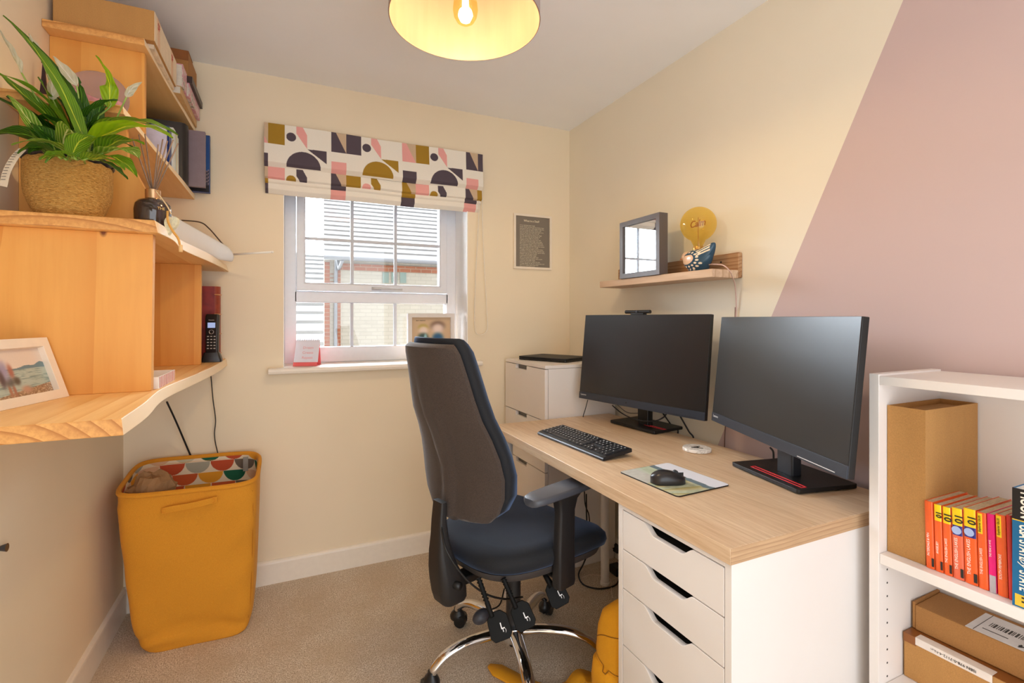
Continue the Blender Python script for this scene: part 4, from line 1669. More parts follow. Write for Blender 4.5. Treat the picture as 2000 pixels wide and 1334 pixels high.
xx = 0.085
r_ = random.Random(3)
yy = 0.125
while yy > 0.03:
    wv = r_.choice((0.0012, 0.0012, 0.0024, 0.0036))
    box(bm, 0.045, 0.068, yy - wv, yy, 0.0005, 0.0008, LM)
    yy -= wv + r_.choice((0.0012, 0.0016, 0.0024))
obj('barcode', bm, BLK, lo, w=True)
bm = NB()
box(bm, 0.0, 0.105, 0.136, 0.137, 0.0005, 0.0008, LM)
box(bm, 0.022, 0.025, 0.085, 0.128, 0.0005, 0.0008, LM)
box(bm, 0.020, 0.040, -0.02, 0.030, 0.0005, 0.0008, LM)
obj('label_rules', bm, BLK, lo, w=True)
M = basis(LM @ Vector((0.014, 0.055, 0.0006)), (0, 1, 0), (-1, 0, 0), (0, 0, 1)) @ Matrix.Rotation(0, 4, 'Z')
text('lettering', '24', 0.022, M, BLK, lo, depth=0.0002, bold=0.0005)
M = basis(LM @ Vector((0.012, 0.005, 0.0006)), (0, 1, 0), (-1, 0, 0), (0, 0, 1))
text('lettering', 'tracked', 0.017, M, BLK, lo, depth=0.0002, bold=0.0004)

# ============================================================ ledge shelf on the right wall
m_rust = wood('rustic brown pine', (206, 168, 128), (150, 100, 62), 'Y', 22, 70, rough=0.7, c3=(120, 80, 50))
m_rust2 = wood('rustic pale sawn pine', (222, 196, 170), (186, 150, 118), 'Y', 9, 90, rough=0.75)
led = thing('ledge_shelf', 'rustic reclaimed wood ledge shelf on the wall above the monitors', 'shelf', (XR, 1.68, 1.393))
obj('back_plate', box(NB(), XR - 0.022, XR - 0.0005, 1.318, 2.055, 1.395, 1.492), m_rust, led, w=True, bevel=0.004)
obj('ledge', box(NB(), 1.410, XR - 0.0225, 1.318, 2.022, 1.393, 1.424), m_rust2, led, w=True, bevel=0.003)
for y, z in ((1.40, 1.462), (1.97, 1.462)):
    bm = NB()
    cyl(bm, (XR - 0.0225, y, z), (XR - 0.0215, y, z), 0.004, seg=12)
    obj('screw', bm, BLK, led, w=True)

fr = thing('picture_frame', 'dark grey deep picture frame with glass on the ledge shelf', 'picture frame', (1.43, 1.72, 1.424))
FX, fy0, fy1, fz0, fz1 = 1.402, 1.586, 1.851, 1.4245, 1.682
bm = NB()
w_ = 0.022
o = [(fy0, fz0), (fy1, fz0), (fy1, fz1), (fy0, fz1)]
i_ = [(fy0 + w_, fz0 + w_), (fy1 - w_, fz0 + w_), (fy1 - w_, fz1 - w_), (fy0 + w_, fz1 - w_)]
vs = [[bm.verts.new((x, a, b)) for a, b in p] for x, p in ((FX + 0.045, o), (FX, o), (FX, i_), (FX + 0.045, i_))]
vs.append(vs[0])
for a, b in zip(vs, vs[1:]):
    for k2 in range(4):
        bm.faces.new((a[k2], a[(k2 + 1) % 4], b[(k2 + 1) % 4], b[k2]))
obj('frame', bm, mat('dark grey wood frame', (92, 84, 82), 0.4, var=0.08, scale=20, stretch=(1, 1, 0.2)), fr, w=True)
obj('mount', box(NB(), FX + 0.030, FX + 0.034, fy0 + w_, fy1 - w_, fz0 + w_, fz1 - w_), mat('dark mount', (60, 60, 64), 0.6), fr, w=True)
kk = NT('mirror bright picture glass')
kk.set(Base_Color=(0.75, 0.77, 0.80, 1), Roughness=0.02, Metallic=1.0)
obj('glass', box(NB(), FX + 0.008, FX + 0.010, fy0 + w_, fy1 - w_, fz0 + w_, fz1 - w_), kk.m, fr, w=True)

# bird lamp
lc = px(1363, 520, X=1.475)
lp = thing('bird_lamp', 'blue spotted ceramic bird lamp with a big amber globe bulb', 'lamp', (1.475, 1.447, 1.4245))
Tm = (38, 74, 98)


def bird():
    n, m = 200, 160

    def P(u, v):
        # u around, v from the underside to the back; the long axis lies along y
        th, ph = u * 2 * PI, (v - 0.5) * PI
        cx = np.cos(ph) * np.cos(th)
        cy = np.cos(ph) * np.sin(th)
        cz = np.sin(ph)
        # y>0 head side (towards the window), y<0 tail
        rad_x = 0.040
        x = rad_x * np.sign(cx) * np.abs(cx) ** 0.9
        y = 0.058 * cy
        z = 0.050 + 0.050 * cz
        flat = z < 0.012
        z = np.where(flat, 0.0 + z * 0.2, z)
        tail = np.clip((-cy - 0.25) / 0.75, 0, 1)
        z = z + tail ** 1.5 * 0.050 * (0.4 + 0.6 * (cz * 0.5 + 0.5))
        x = x * (1 - 0.45 * tail)
        y = y - 0.018 * tail * np.clip(cz + 0.3, 0, 1)
        z = np.where(cz > 0.2, z - 0.012 * (cz - 0.2) * (1 - tail), z)
        return 0 + x, y, z

    def cf(u, v):
        x, y, z = P(u, v)
        c = C3(u, Tm)
        f = x < 0.004
        # cream wing
        wing = ((y - 0.022) / 0.032) ** 2 + ((z - 0.050 + 0.05 * np.clip(y - 0.022, -1, 0)) / 0.020) ** 2 < 1
        wing &= (z < 0.066)
        dots = np.zeros_like(x)
        for i in range(34):
            a = 2 * PI * i / 15.0 if i < 15 else 2 * PI * (i - 15) / 19.0
            ry, rz = (0.040, 0.028) if i < 15 else (0.052, 0.039)
            dy, dzz = 0.018 + ry * math.cos(a), 0.049 + rz * math.sin(a)
            if dy < -0.03:
                continue
            dots = np.maximum(dots, (((y - dy) / 0.0046) ** 2 + ((z - dzz) / 0.0036) ** 2 < 1) * f)
        c = put(c, dots, (240, 226, 200))
        c = put(c, wing & f, (236, 196, 160))
        c = put(c, wing & f & (np.sin(y * 900) > 0.75) & (z > 0.04), (222, 176, 140))
        for q in range(3):
            zz_ = 0.088 - q * 0.010
            c = put(c, f & (np.abs((z - zz_) + (y + 0.035) * 0.55) < 0.0028) & (y < -0.018) & (y > -0.056), (244, 228, 200))
        return c
    return P, cf


Pb, cb = bird()


def Pw(u, v):
    x, y, z = Pb(u, v)
    return x * 1.1, y * 1.22 - 0.004, z


o = picture('body', Pw, cb, 220, 150, lp, 0.25, matname='glazed ceramic bird')
bm = NB()
ball(bm, (0.005, 0.062, 0.066), 0.024, 20, sq=(0.95, 1, 0.95))
obj('head', bm, mat('cream glazed ceramic', (238, 200, 170), 0.25, var=0.04), lp, smooth=True, label='cream ceramic head')
bm = NB()
tube(bm, [(0.0, 0.080, 0.063), (-0.002, 0.098, 0.058)], lambda t: 0.006 * (1 - 0.85 * t), 10, 2, False)
obj('beak', bm, mat('orange beak', (226, 140, 90), 0.3), lp, smooth=True)
bm = lathe(NB(), [(0.020, 0.084), (0.021, 0.092), (0.019, 0.100)], seg=24)
obj('lamp_holder', bm, mat('dull brass', (196, 150, 80), 0.35, 0.8), lp, auto=40)
# amber globe
k = NT('amber glass')
tr = k.n('ShaderNodeBsdfTransparent')
tr.inputs[0].default_value = (1.0, 0.88, 0.46, 1)
k.t.nodes.remove(k.b)
gl = k.n('ShaderNodeBsdfGlossy')
gl.inputs['Roughness'].default_value = 0.04
gl.inputs[0].default_value = (1, 0.9, 0.7, 1)
tl = k.n('ShaderNodeBsdfTranslucent')
tl.inputs[0].default_value = (1.0, 0.82, 0.36, 1)
lw_ = k.n('ShaderNodeLayerWeight')
lw_.inputs[0].default_value = 0.5
rim_ = k.math('ADD', k.math('MULTIPLY', k.math('POWER', lw_.outputs['Facing'], 4.0), 0.3), 0.04)
mA, mB = k.n('ShaderNodeMixShader'), k.n('ShaderNodeMixShader')
mA.inputs[0].default_value = 0.22
k.l(tr.outputs[0], mA.inputs[1])
k.l(tl.outputs[0], mA.inputs[2])
k.l(rim_, mB.inputs[0])
k.l(mA.outputs[0], mB.inputs[1])
k.l(gl.outputs[0], mB.inputs[2])
k.l(mB.outputs[0], k.t.nodes['Material Output'].inputs[0])
m_amber = k.m
zc = 1.6127 - 1.4245
rb = 0.068
prof = [(0.017, 0.094), (0.018, 0.105), (0.024, 0.117)]
for i in range(20):
    a = R(-66 + (90 + 66) * i / 19)
    prof.append((max(rb * math.cos(a), 0.0004), zc + rb * math.sin(a)))
bm = lathe(NB(), prof, seg=48, cap=False)
bl = obj('bulb', bm, m_amber, lp, smooth=True, label='large amber glass globe bulb')
m_fil = NT('copper filament wire')
m_fil.set(Base_Color=lin((150, 66, 14)), Roughness=0.6, Emission_Strength=0.0)
m_fil = m_fil.m
bm = NB()
tube(bm, [(0, 0, 0.10), (0, 0, zc + 0.027)], 0.0011, 6, 1, False)
obj('filament_post', bm, m_fil, bl)
M = basis((-0.004, 0.0, zc + 0.002), (0, -1, 0), (0, 0, 1), (-1, 0, 0))
text('filament', 'Calm', 0.038, M, m_fil, bl, w=False, depth=0.0008, shear=0.2, sx=1.0, bold=0.0004)
tag(cable('power_cord', 'white flex from the bird lamp hanging down the right wall', 'cable',
      [(1.475, 1.392, 1.448), px(1392, 516, X=1.47), px(1412, 518, X=1.44), px(1425, 529, X=1.45), px(1431, 542, X=1.50), px(1436, 560, X=1.55), px(1438, 600, X=1.562), px(1436, 640, X=1.562)], 0.0022,
      mat('pinkish white flex', (214, 180, 168), 0.5)))
# ============================================================ wooden shelving on the left wall
m_tul = wood('honey coloured poplar board', (244, 204, 142), (222, 166, 96), 'Y', 12, 60, (-0.14, 0, 0.16), 0.45, c3=(236, 190, 124), dist=0.5)  # set paler than the panel wood to stand for window light
m_tulv = wood('honey coloured poplar panel', (234, 172, 88), (220, 150, 68), 'Z', 5, 46, (0.52, -1.3, 0), 0.45, knots=True, c3=(226, 158, 74), dist=2.5)
m_end = wood('end grain of poplar board', (232, 172, 98), (178, 112, 50), 'Y', 15, 120, (-0.14, 0, 0.16), 0.5, dist=0.25)
m_edge_lit = mat('board edge with painted window light', (250, 226, 190), 0.5, var=0.05, scale=14, stretch=(1, 0.15, 1))  # pale colour carries the window light on the front edges
shf = thing('shelving_unit', 'honey wood wall shelving with live-edge boards and upright dividers', 'shelves', (XL, 2.0, 1.03))


def board(name, pts, z0, z1, undercut=0.02, ynear=None):
    """front edge given as (x, y) from near to far; the edge face leans under a little"""
    c = spline([(a, b, 0) for a, b in pts], 8)
    top = [(p.x, p.y) for p in c]
    n = len(top)
    T = [(XL + 0.0005, top[0][1])] + top + [(XL + 0.0005, top[-1][1])]
    Bt = [(XL + 0.0005, top[0][1])] + [(x + undercut * (0.5 + 0.5 * math.sin(i * 0.21)), y) for i, (x, y) in enumerate(top)] + [(XL + 0.0005, top[-1][1])]
    bm = NB()
    loft(bm, [[(x, y, z0) for x, y in Bt], [(x, y, z1) for x, y in T]])
    bm.faces.ensure_lookup_table()
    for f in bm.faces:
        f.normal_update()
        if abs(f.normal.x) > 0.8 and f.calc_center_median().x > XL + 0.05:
            f.material_index = 1          # live edge, window light painted into its colour
        elif f.normal.y < -0.8:
            f.material_index = 2          # end grain with year rings
    return obj(name, bm, [m_tul, m_edge_lit, m_end], shf, w=True, bevel=0.002)


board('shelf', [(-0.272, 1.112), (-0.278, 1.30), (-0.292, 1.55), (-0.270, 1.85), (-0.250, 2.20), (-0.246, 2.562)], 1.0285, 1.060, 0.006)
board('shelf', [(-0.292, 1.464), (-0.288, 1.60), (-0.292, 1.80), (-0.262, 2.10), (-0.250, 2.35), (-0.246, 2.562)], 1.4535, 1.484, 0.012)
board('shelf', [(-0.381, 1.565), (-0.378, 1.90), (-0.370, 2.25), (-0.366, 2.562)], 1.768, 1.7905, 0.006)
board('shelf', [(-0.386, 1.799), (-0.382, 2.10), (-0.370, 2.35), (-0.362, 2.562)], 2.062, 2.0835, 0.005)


def panel(name, poly, y, th=0.025):
    M = basis((0, y, 0), (1, 0, 0), (0, 0, 1), (0, 1, 0))
    return obj(name, prism(NB(), poly, M, th), m_tulv, shf, w=True, bevel=0.0012)


x0 = XL + 0.0005
panel('divider', [(x0, 1.0602), (-0.307, 1.0602), (-0.303, 1.4533), (x0, 1.4533)], 1.4975)
panel('divider', [(x0, 1.0602), (-0.304, 1.0602), (-0.302, 1.4533), (x0, 1.4533)], 2.262)
panel('divider', [(x0, 1.4842), (-0.353, 1.4842), (-0.353, 1.598), (-0.395, 1.6865), (-0.398, 1.7678), (x0, 1.7678)], 1.670, 0.022)
panel('divider', [(x0, 1.7907), (-0.396, 1.7907), (-0.396, 2.0618), (x0, 2.0618)], 1.850, 0.022)

# ------------------------------------------------------------ pot plant
PC = Vector((-0.487, 1.562, 1.4845))
plant = thing('peace_lily', 'leafy peace lily in a round woven rope basket on the wooden shelf', 'potted plant', PC)


def rope():
    k = NT('coiled straw rope')
    sp = k.n('ShaderNodeSeparateXYZ')
    v = k.coord()
    k.l(v, sp.inputs[0])
    f = k.noise(k.coord((1, 1, 5)), 120, 4, 0.7, 0.5)
    s = k.math('SINE', k.math('ADD', k.math('MULTIPLY', sp.outputs[2], 1900), k.math('MULTIPLY', f, 16)))
    col = k.ramp(f, [(0.3, lin((176, 112, 40))), (0.5, lin((244, 184, 92))), (0.7, lin((255, 218, 134)))])
    col = k.mix(k.ramp(s, [(0.0, (0.4, 0.4, 0.4, 1)), (0.35, (0, 0, 0, 1))]), col, lin((150, 96, 42)))
    k.set(Base_Color=col, Roughness=0.9)
    k.bump(k.math('ADD', s, k.math('MULTIPLY', f, 3)), 0.7, 0.003)
    return k.m


prof = [(0.040, 0.0), (0.052, 0.001), (0.064, 0.012), (0.074, 0.032), (0.083, 0.060), (0.085, 0.090), (0.085, 0.125), (0.083, 0.137), (0.080, 0.140), (0.077, 0.136), (0.079, 0.11)]
rows = []
for i, (r0_, z) in enumerate(spline([(a, 0, b) for a, b in prof], 4) and [(p.x, p.z) for p in spline([(a, 0, b) for a, b in prof], 4)]):
    rows.append([Vector((r0_ * math.cos(2 * PI * q / 64), r0_ * math.sin(2 * PI * q / 64), z)) for q in range(64)])
obj('basket', loft(NB(), rows), rope(), plant, smooth=True)
bm = NB()
rr = []
rnd = random.Random(11)
for q in range(65):
    a = 2 * PI * q / 64
    rr.append(((0.0800 + 0.001 * math.sin(q * 2.1)) * math.cos(a), (0.0800 + 0.001 * math.sin(q * 2.1)) * math.sin(a), 0.145 + 0.0025 * math.sin(q * 1.3)))
tube(bm, rr, 0.0085, 8, 1, False)
obj('liner', bm, mat('black plastic liner', (22, 20, 24), 0.4), plant, smooth=True, label='black liner rim')
obj('soil', lathe(NB(), [(0.0775, 0.118), (0.05, 0.124), (0.001, 0.126)], seg=32), mat('dark soil', (40, 30, 24), 0.95, var=0.3, scale=90, bump=0.8, bd=0.004), plant)


def leaf_mat(name, c1, c2, veins=26.0, tr=0.35):
    k = NT(name)
    uv = k.n('ShaderNodeUVMap')
    sp = k.n('ShaderNodeSeparateXYZ')
    k.l(uv.outputs[0], sp.inputs[0])
    a = k.math('ABSOLUTE', k.math('SUBTRACT', sp.outputs[1], 0.5))
    st = k.math('SINE', k.math('MULTIPLY', k.math('SUBTRACT', sp.outputs[0], k.math('MULTIPLY', a, 0.9)), veins * 2.4))
    f = k.noise(k.coord(), 14, 3)
    col = k.mix(k.ramp(st, [(0.0, (0, 0, 0, 1)), (1, (0.55, 0.55, 0.55, 1))]), lin(c1), lin(c2))
    col = k.mix(k.ramp(f, [(0.35, (0, 0, 0, 1)), (0.75, (0.5, 0.5, 0.5, 1))]), col, lin(tuple(x * 0.6 for x in c1)))
    rib = k.ramp(a, [(0.0, (0.9, 0.9, 0.9, 1)), (0.045, (0, 0, 0, 1))])
    col = k.mix(rib, col, lin(tuple(min(255, x * 1.35 + 15) for x in c2)))
    k.set(Base_Color=col, Roughness=0.32)
    k.bump(st, 0.35, 0.002)
    # light through the blade
    tl = k.n('ShaderNodeBsdfTranslucent')
    k.l(col, tl.inputs[0])
    mx = k.n('ShaderNodeMixShader')
    mx.inputs[0].default_value = tr
    k.l(k.b.outputs[0], mx.inputs[1])
    k.l(tl.outputs[0], mx.inputs[2])
    k.l(mx.outputs[0], k.t.nodes['Material Output'].inputs[0])
    return k.m


ML = [leaf_mat('mid green leaf', (100, 152, 30), (172, 210, 56)), leaf_mat('dark green leaf', (50, 98, 24), (100, 150, 42)),
      leaf_mat('lime green leaf', (150, 196, 26), (176, 214, 36), 12, 0.5), leaf_mat('variegated green leaf', (112, 156, 40), (222, 228, 130), 18),
      leaf_mat('cream flower spathe', (236, 232, 204), (246, 242, 222), 10, 0.4)]


def blade(bm, uvl, a, b, c, wd, mi, roll=0.0, fold=0.25, n=14, tipc=1.0):
    """leaf blade from a over b to c"""
    a, b, c = Vector(a), Vector(b), Vector(c)
    rows = []
    m = 6
    up0 = Vector((0, 0, 1))
    for i in range(n + 1):
        t = i / n
        p = a * (1 - t) ** 2 + b * 2 * t * (1 - t) + c * t * t
        tg = ((b - a) * (1 - t) + (c - b) * t).normalized()
        s = tg.cross(up0)
        if s.length < 0.15:
            s = tg.cross(Vector((-0.4, 0.9, 0)))
        s.normalize()
        nn = s.cross(tg).normalized()
        s, nn = s * math.cos(roll) + nn * math.sin(roll), nn * math.cos(roll) - s * math.sin(roll)
        ww = wd * (math.sin(PI * min(1, t ** 0.72)) ** 0.85) * (1 - 0.25 * t) + 0.0004
        row = []
        for j in range(m + 1):
            q = -1 + 2 * j / m
            row.append(p + s * ww * q + nn * (fold * ww * (abs(q) ** 1.3) + 0.0015 * math.sin(t * 18 + q * 3)))
        rows.append(row)
    vs = [[bm.verts.new(p) for p in r] for r in rows]
    for i in range(n):
        for j in range(m):
            f = bm.faces.new((vs[i][j], vs[i][j + 1], vs[i + 1][j + 1], vs[i + 1][j]))
            f.material_index = mi
            f.smooth = True
            for lp_, (tt, qq) in zip(f.loops, ((i, j), (i, j + 1), (i + 1, j + 1), (i + 1, j))):
                lp_[uvl].uv = (tt / n, qq / m)


soilc = PC + Vector((0, 0, 0.125))
# leaf: base pixel, bend pixel, tip pixel, distance nearer or farther, half width, kind
LV = [
    (172, 300, 120, 130, 6, 30, 1.14, 1.18, 0.019, 0, 0.2), (165, 262, 150, 165, 10, 33, 1.2, 1.2, 0.011, 1, 1.3),
    (212, 212, 222, 150, 187, 108, 1.25, 1.2, 0.020, 2, 0.1),
    (150, 290, 90, 150, -40, 140, 1.2, 1.1, 0.024, 0, 0.3), (130, 290, 60, 220, -30, 180, 1.25, 1.25, 0.026, 1, 0.2),
    (120, 300, 40, 240, -30, 268, 1.15, 1.05, 0.024, 1, -0.2), (140, 306, 90, 262, 22, 283, 1.1, 1.02, 0.022, 3, 0.2),
    (140, 268, 62, 196, -6, 140, 1.3, 1.3, 0.022, 0, 0.5), (100, 268, 60, 225, 12, 188, 1.25, 1.22, 0.020, 1, 0.2),
    (178, 270, 250, 205, 348, 264, 1.18, 1.16, 0.026, 0, -0.3), (176, 282, 260, 218, 338, 270, 1.10, 1.05, 0.028, 2, -0.2),
    (172, 262, 220, 222, 300, 246, 1.25, 1.25, 0.020, 3, -0.3), (190, 300, 240, 258, 282, 282, 1.12, 1.08, 0.022, 0, -0.1),
    (182, 312, 230, 290, 268, 346, 1.1, 1.06, 0.020, 0, -0.2), (186, 306, 250, 276, 272, 310, 1.05, 1.0, 0.022, 3, -0.3),
    (160, 312, 210, 300, 244, 332, 1.04, 1.02, 0.018, 0, 0.0), (150, 312, 120, 285, 88, 318, 1.02, 1.0, 0.018, 0, 0.1),
    (140, 310, 150, 262, 186, 268, 1.06, 1.02, 0.015, 0, 0.3), (120, 300, 130, 225, 144, 268, 1.15, 1.05, 0.018, 3, 0.6),
    (90, 300, 60, 225, 14, 186, 1.12, 1.1, 0.018, 3, 0.4), (110, 300, 90, 250, 58, 238, 1.12, 1.12, 0.022, 1, 0.2),
    (150, 300, 170, 225, 152, 150, 1.2, 1.22, 0.017, 1, 0.9), (170, 300, 196, 230, 196, 192, 1.22, 1.26, 0.016, 1, 0.4),
    (150, 290, 140, 225, 112, 190, 1.22, 1.24, 0.022, 1, 0.3), (130, 290, 110, 210, 74, 150, 1.28, 1.3, 0.018, 0, 0.4),
    (160, 300, 176, 240, 210, 205, 1.2, 1.25, 0.018, 1, -0.2), (120, 310, 70, 270, 34, 300, 1.08, 1.04, 0.020, 1, 0.0),
    (185, 300, 225, 262, 262, 290, 1.2, 1.22, 0.020, 1, -0.1), (100, 306, 80, 280, 56, 300, 1.1, 1.05, 0.018, 1, 0.2),
    (130, 312, 110, 296, 76, 312, 1.02, 1.0, 0.016, 0, 0.0), (188, 312, 214, 316, 250, 350, 1.12, 1.12, 0.016, 1, 0.0),
    (148, 250, 190, 200, 230, 195, 1.3, 1.3, 0.018, 1, 0.0), (150, 262, 100, 225, 60, 232, 1.3, 1.32, 0.020, 1, 0.0),
    (160, 268, 205, 232, 252, 236, 1.28, 1.3, 0.020, 1, 0.0), (176, 240, 150, 205, 138, 180, 1.24, 1.24, 0.015, 0, 0.6),
]
fol, stm = NB(), NB()
uvl = fol.loops.layers.uv.new('UVMap')
rnd = random.Random(4)
MINX, MAXY = XL + 0.012, 1.655


def safe(p, lo=1.462):
    # keep each leaf in front of the upright behind the pot and of the board above it
    p = Vector(p)
    o_ = Vector((0, 0, EYE))
    lim = 1.535 if p.z > 1.70 else 1.64
    if p.x < -0.34 and p.y > lim:
        p = o_ + (p - o_) * (lim / p.y)
    if p.x < MINX:
        p = o_ + (p - o_) * (MINX / p.x)
    return p


for (ua, va, ub, vb, uc, vc, da, dc, wd, mi, roll) in LV:
    b0 = soilc + Vector((rnd.uniform(-0.035, 0.035), rnd.uniform(-0.035, 0.035), 0))
    a = safe(px(ua, va, D=da))
    b = safe(px(ub, vb, D=(da + dc) / 2))
    c = safe(px(uc, vc, D=dc))
    mid = b0.lerp(a, 0.5) + Vector((0, 0, 0.02))
    tube(stm, [b0, mid, a, a.lerp(b, 0.25)], 0.0021, 6, 5)
    blade(fol, uvl, a, b, c, wd * (1.0 if (mi == 2 and wd < 0.024) or ub == 120 else 1.38), mi, roll)
fl = obj('foliage', fol, ML[:4], plant, w=True)
obj('stems', stm, mat('green leaf stems', (132, 158, 62), 0.4, var=0.1), plant, w=True, smooth=True)
# flowers: stalk, then spathe
for i, (ua, va, ub, vb, uc, vc, d, wd) in enumerate([
        (42, 142, 22, 100, -4, 55, 1.18, 0.012), (82, 116, 66, 90, 56, 66, 1.2, 0.011), (104, 196, 96, 160, 108, 134, 1.2, 0.016),
        (150, 168, 128, 140, 104, 110, 1.19, 0.014), (247, 190, 252, 172, 277, 160, 1.2, 0.009)]):
    bm = NB()
    uv2 = bm.loops.layers.uv.new('UVMap')
    a, b, c = safe(px(ua, va, D=d)), safe(px(ub, vb, D=d)), safe(px(uc, vc, D=d))
    blade(bm, uv2, a, b, c, wd, 0, 0.3 + i * 0.2, 0.5)
    fo = obj('flower', bm, [ML[4]], plant, w=True)
    b0 = soilc + Vector((0.01 * i - 0.02, 0.02, 0))
    sb = NB()
    tube(sb, [b0, b0.lerp(a, 0.5) + Vector((0.01, 0, 0.01)), a], 0.0018, 6, 6)
    obj('stalk', sb, mat('pale green stalk', (150, 176, 84), 0.4), fo, w=True, smooth=True)
pp = [px(44, 291, D=1.09), px(28, 308, D=1.07), px(13, 335, D=1.06), px(6, 364, D=1.06)]
bm = NB()
c = spline(pp, 5)
rt = Vector((math.cos(TH), -math.sin(TH), 0))
loft(bm, [[p - rt * 0.0085 + Vector((0, 0, 0.002)), p + rt * 0.0085 - Vector((0, 0, 0.002))] for p in c], closed=False)
tg = obj('plant_tag', bm, mat('white plastic plant tag', (214, 200, 180), 0.4), plant, w=True, solid=0.0006)
sl = NB()
for i in range(3, 14):
    p = c[i]
    q = Vector((0, 0, 0.001)) - Vector((math.sin(TH), math.cos(TH), 0)) * 0.0014
    loft(sl, [[p - rt * 0.006 + q, p + rt * 0.004 + q], [p - rt * 0.006 + q + Vector((0, 0, 0.0016)), p + rt * 0.004 + q + Vector((0, 0, 0.0016))]], closed=False)
obj('small_print', sl, mat('grey small print', (120, 112, 104), 0.6), tg, w=True)

# ------------------------------------------------------------ reed diffuser
rd = thing('reed_diffuser', 'dark glass reed diffuser bottle with wooden reeds beside the rope basket', 'reed diffuser', (-0.322, 1.590, 1.4845))
k = NT('smoky brown glass')
k.set(Base_Color=lin((58, 44, 42)), Roughness=0.08)
k.b.inputs['Coat Weight'].default_value = 0.6
obj('bottle', lathe(NB(), [(0.030, 0), (0.038, 0.002), (0.041, 0.008), (0.042, 0.045), (0.040, 0.060), (0.033, 0.070), (0.020, 0.0745), (0.016, 0.078)], seg=40), k.m, rd, auto=60)
obj('collar', lathe(NB(), [(0.0175, 0.0765), (0.0175, 0.100), (0.016, 0.101)], seg=32), mat('rose gold collar', (214, 172, 130), 0.25, 0.85), rd, auto=40)
text('lettering', 'THE', 0.010, basis((0.0250, -0.0345, 0.046), (0.78, 0.62, 0), (0, 0, 1), (0.62, -0.78, 0)), mat('gold lettering', (226, 190, 120), 0.4), rd, w=False)
m_reed = mat('grey brown reed', (148, 122, 104), 0.8, var=0.15, scale=80, stretch=(1, 1, 0.1))
nk = Vector((-0.322, 1.590, 1.4845 + 0.098))
for i, (u, v, d) in enumerate([(258, 270, 1.28), (262, 282, 1.33), (271, 263, 1.35), (309, 282, 1.27), (318, 272, 1.34), (327, 275, 1.30), (338, 273, 1.33), (348, 280, 1.28), (283, 262, 1.36)]):
    off = Vector((0.010 * math.cos(i * 0.7 + 3), 0.010 * math.sin(i * 0.7 + 3), 0))
    tp = px(u, v, D=d)
    tp.y = max(tp.y, 1.5)
    obj('reed', cyl(NB(), nk - off * 0.3 - Vector((0, 0, 0.02)), tp, 0.0017, seg=8), m_reed, rd, w=True, smooth=True)
bm = NB()
tube(bm, [px(303, 372, D=1.27), px(316, 388, D=1.26), px(328, 405, D=1.25), px(334, 418, D=1.25)], 0.0016, 6, 5)
ht = thing('hanging_heart', 'knitted cream heart on a cord hanging over the shelf edge below the diffuser', 'ornament', px(338, 440, D=1.27))
obj('hanging_cord', bm, mat('cream cord', (228, 200, 160), 0.8), ht, w=True, smooth=True)
HM = basis(px(337, 440, D=1.26), (0.86, -0.3, -0.05), (0.16, 0.1, 1.0))
hp = []
for i in range(40):
    a = 2 * PI * i / 40
    x = 16 * math.sin(a) ** 3
    y = 13 * math.cos(a) - 5 * math.cos(2 * a) - 2 * math.cos(3 * a) - math.cos(4 * a)
    hp.append((x * 0.0010, y * 0.0017))
obj('heart', prism(NB(), hp, HM, 0.010), mat('knitted cream wool', (226, 220, 190), 0.95, var=0.12, scale=260, bump=0.8, bd=0.002), ht, w=True, bevel=0.003)
bm = NB()
tube(bm, [px(327, 412, D=1.24), px(328, 432, D=1.24), px(338, 452, D=1.24), px(348, 466, D=1.24), px(352, 482, D=1.24)], 0.0032, 8, 6, flat=0.5)
obj('ribbon', bm, mat('tan ribbon', (216, 160, 80), 0.7), ht, w=True, smooth=True)
bm = NB()
a = px(353, 483, D=1.24)
cyl(bm, a + Vector((0, 0, 0.006)), a - Vector((0, 0, 0.012)), 0.0045, seg=10)
obj('bead', bm, mat('wooden bead', (230, 188, 130), 0.5), ht, w=True, smooth=True)

# ------------------------------------------------------------ router at the far end of the middle board
ro = thing('router', 'white rounded internet router with a clear antenna at the end of the middle board', 'router', (-0.30, 2.30, 1.4845))
rows = []
A_, B_ = Vector((-0.425, 2.12, 1.4848)), Vector((-0.212, 2.410, 1.4848))
dr = (B_ - A_).normalized()
sd_ = Vector((dr.y, -dr.x, 0))
for t, s in ((0, 0.6), (0.02, 0.9), (0.06, 1), (0.3, 1), (0.55, 1), (0.8, 1), (0.9, 0.98), (0.95, 0.9), (0.985, 0.7), (1.0, 0.35)):
    p = A_.lerp(B_, t)
    hh = 0.080 * (1 - t) + 0.027 * t
    hh = hh if t < 0.94 else hh * s
    rows.append([p + sd_ * (0.026 * s * math.cos(a)) + Vector((0, 0, max(hh, 0.027 if t < 0.95 else 0) + hh * (1 if abs(math.sin(a)) > 1 else 1) * math.sin(a))) for a in [2 * PI * q / 28 for q in range(28)]])
obj('body', loft(NB(), rows), mat('white glossy plastic', (236, 238, 242), 0.15, var=0.01), ro, w=True, smooth=True)
bm = NB()
tube(bm, [px(352, 430, D=2.16), px(390, 434, D=2.12), px(408, 446, D=2.1), px(430, 471, D=2.08), px(450, 494, D=2.09)], 0.0028, 8, 8)
obj('cable', bm, mat('dark trim cable', (90, 74, 66), 0.4), ro, w=True, smooth=True)
bm = NB()
a, b = px(456, 497, D=2.13), px(532, 492, D=2.13)
cyl(bm, a, b, 0.0042, seg=12)
ball(bm, b, 0.0052, 12)
obj('antenna', bm, mat('frosted white antenna', (240, 238, 230), 0.3), ro, w=True, smooth=True)
bm = NB()
q = A_.lerp(B_, 0.86)
bm.free()

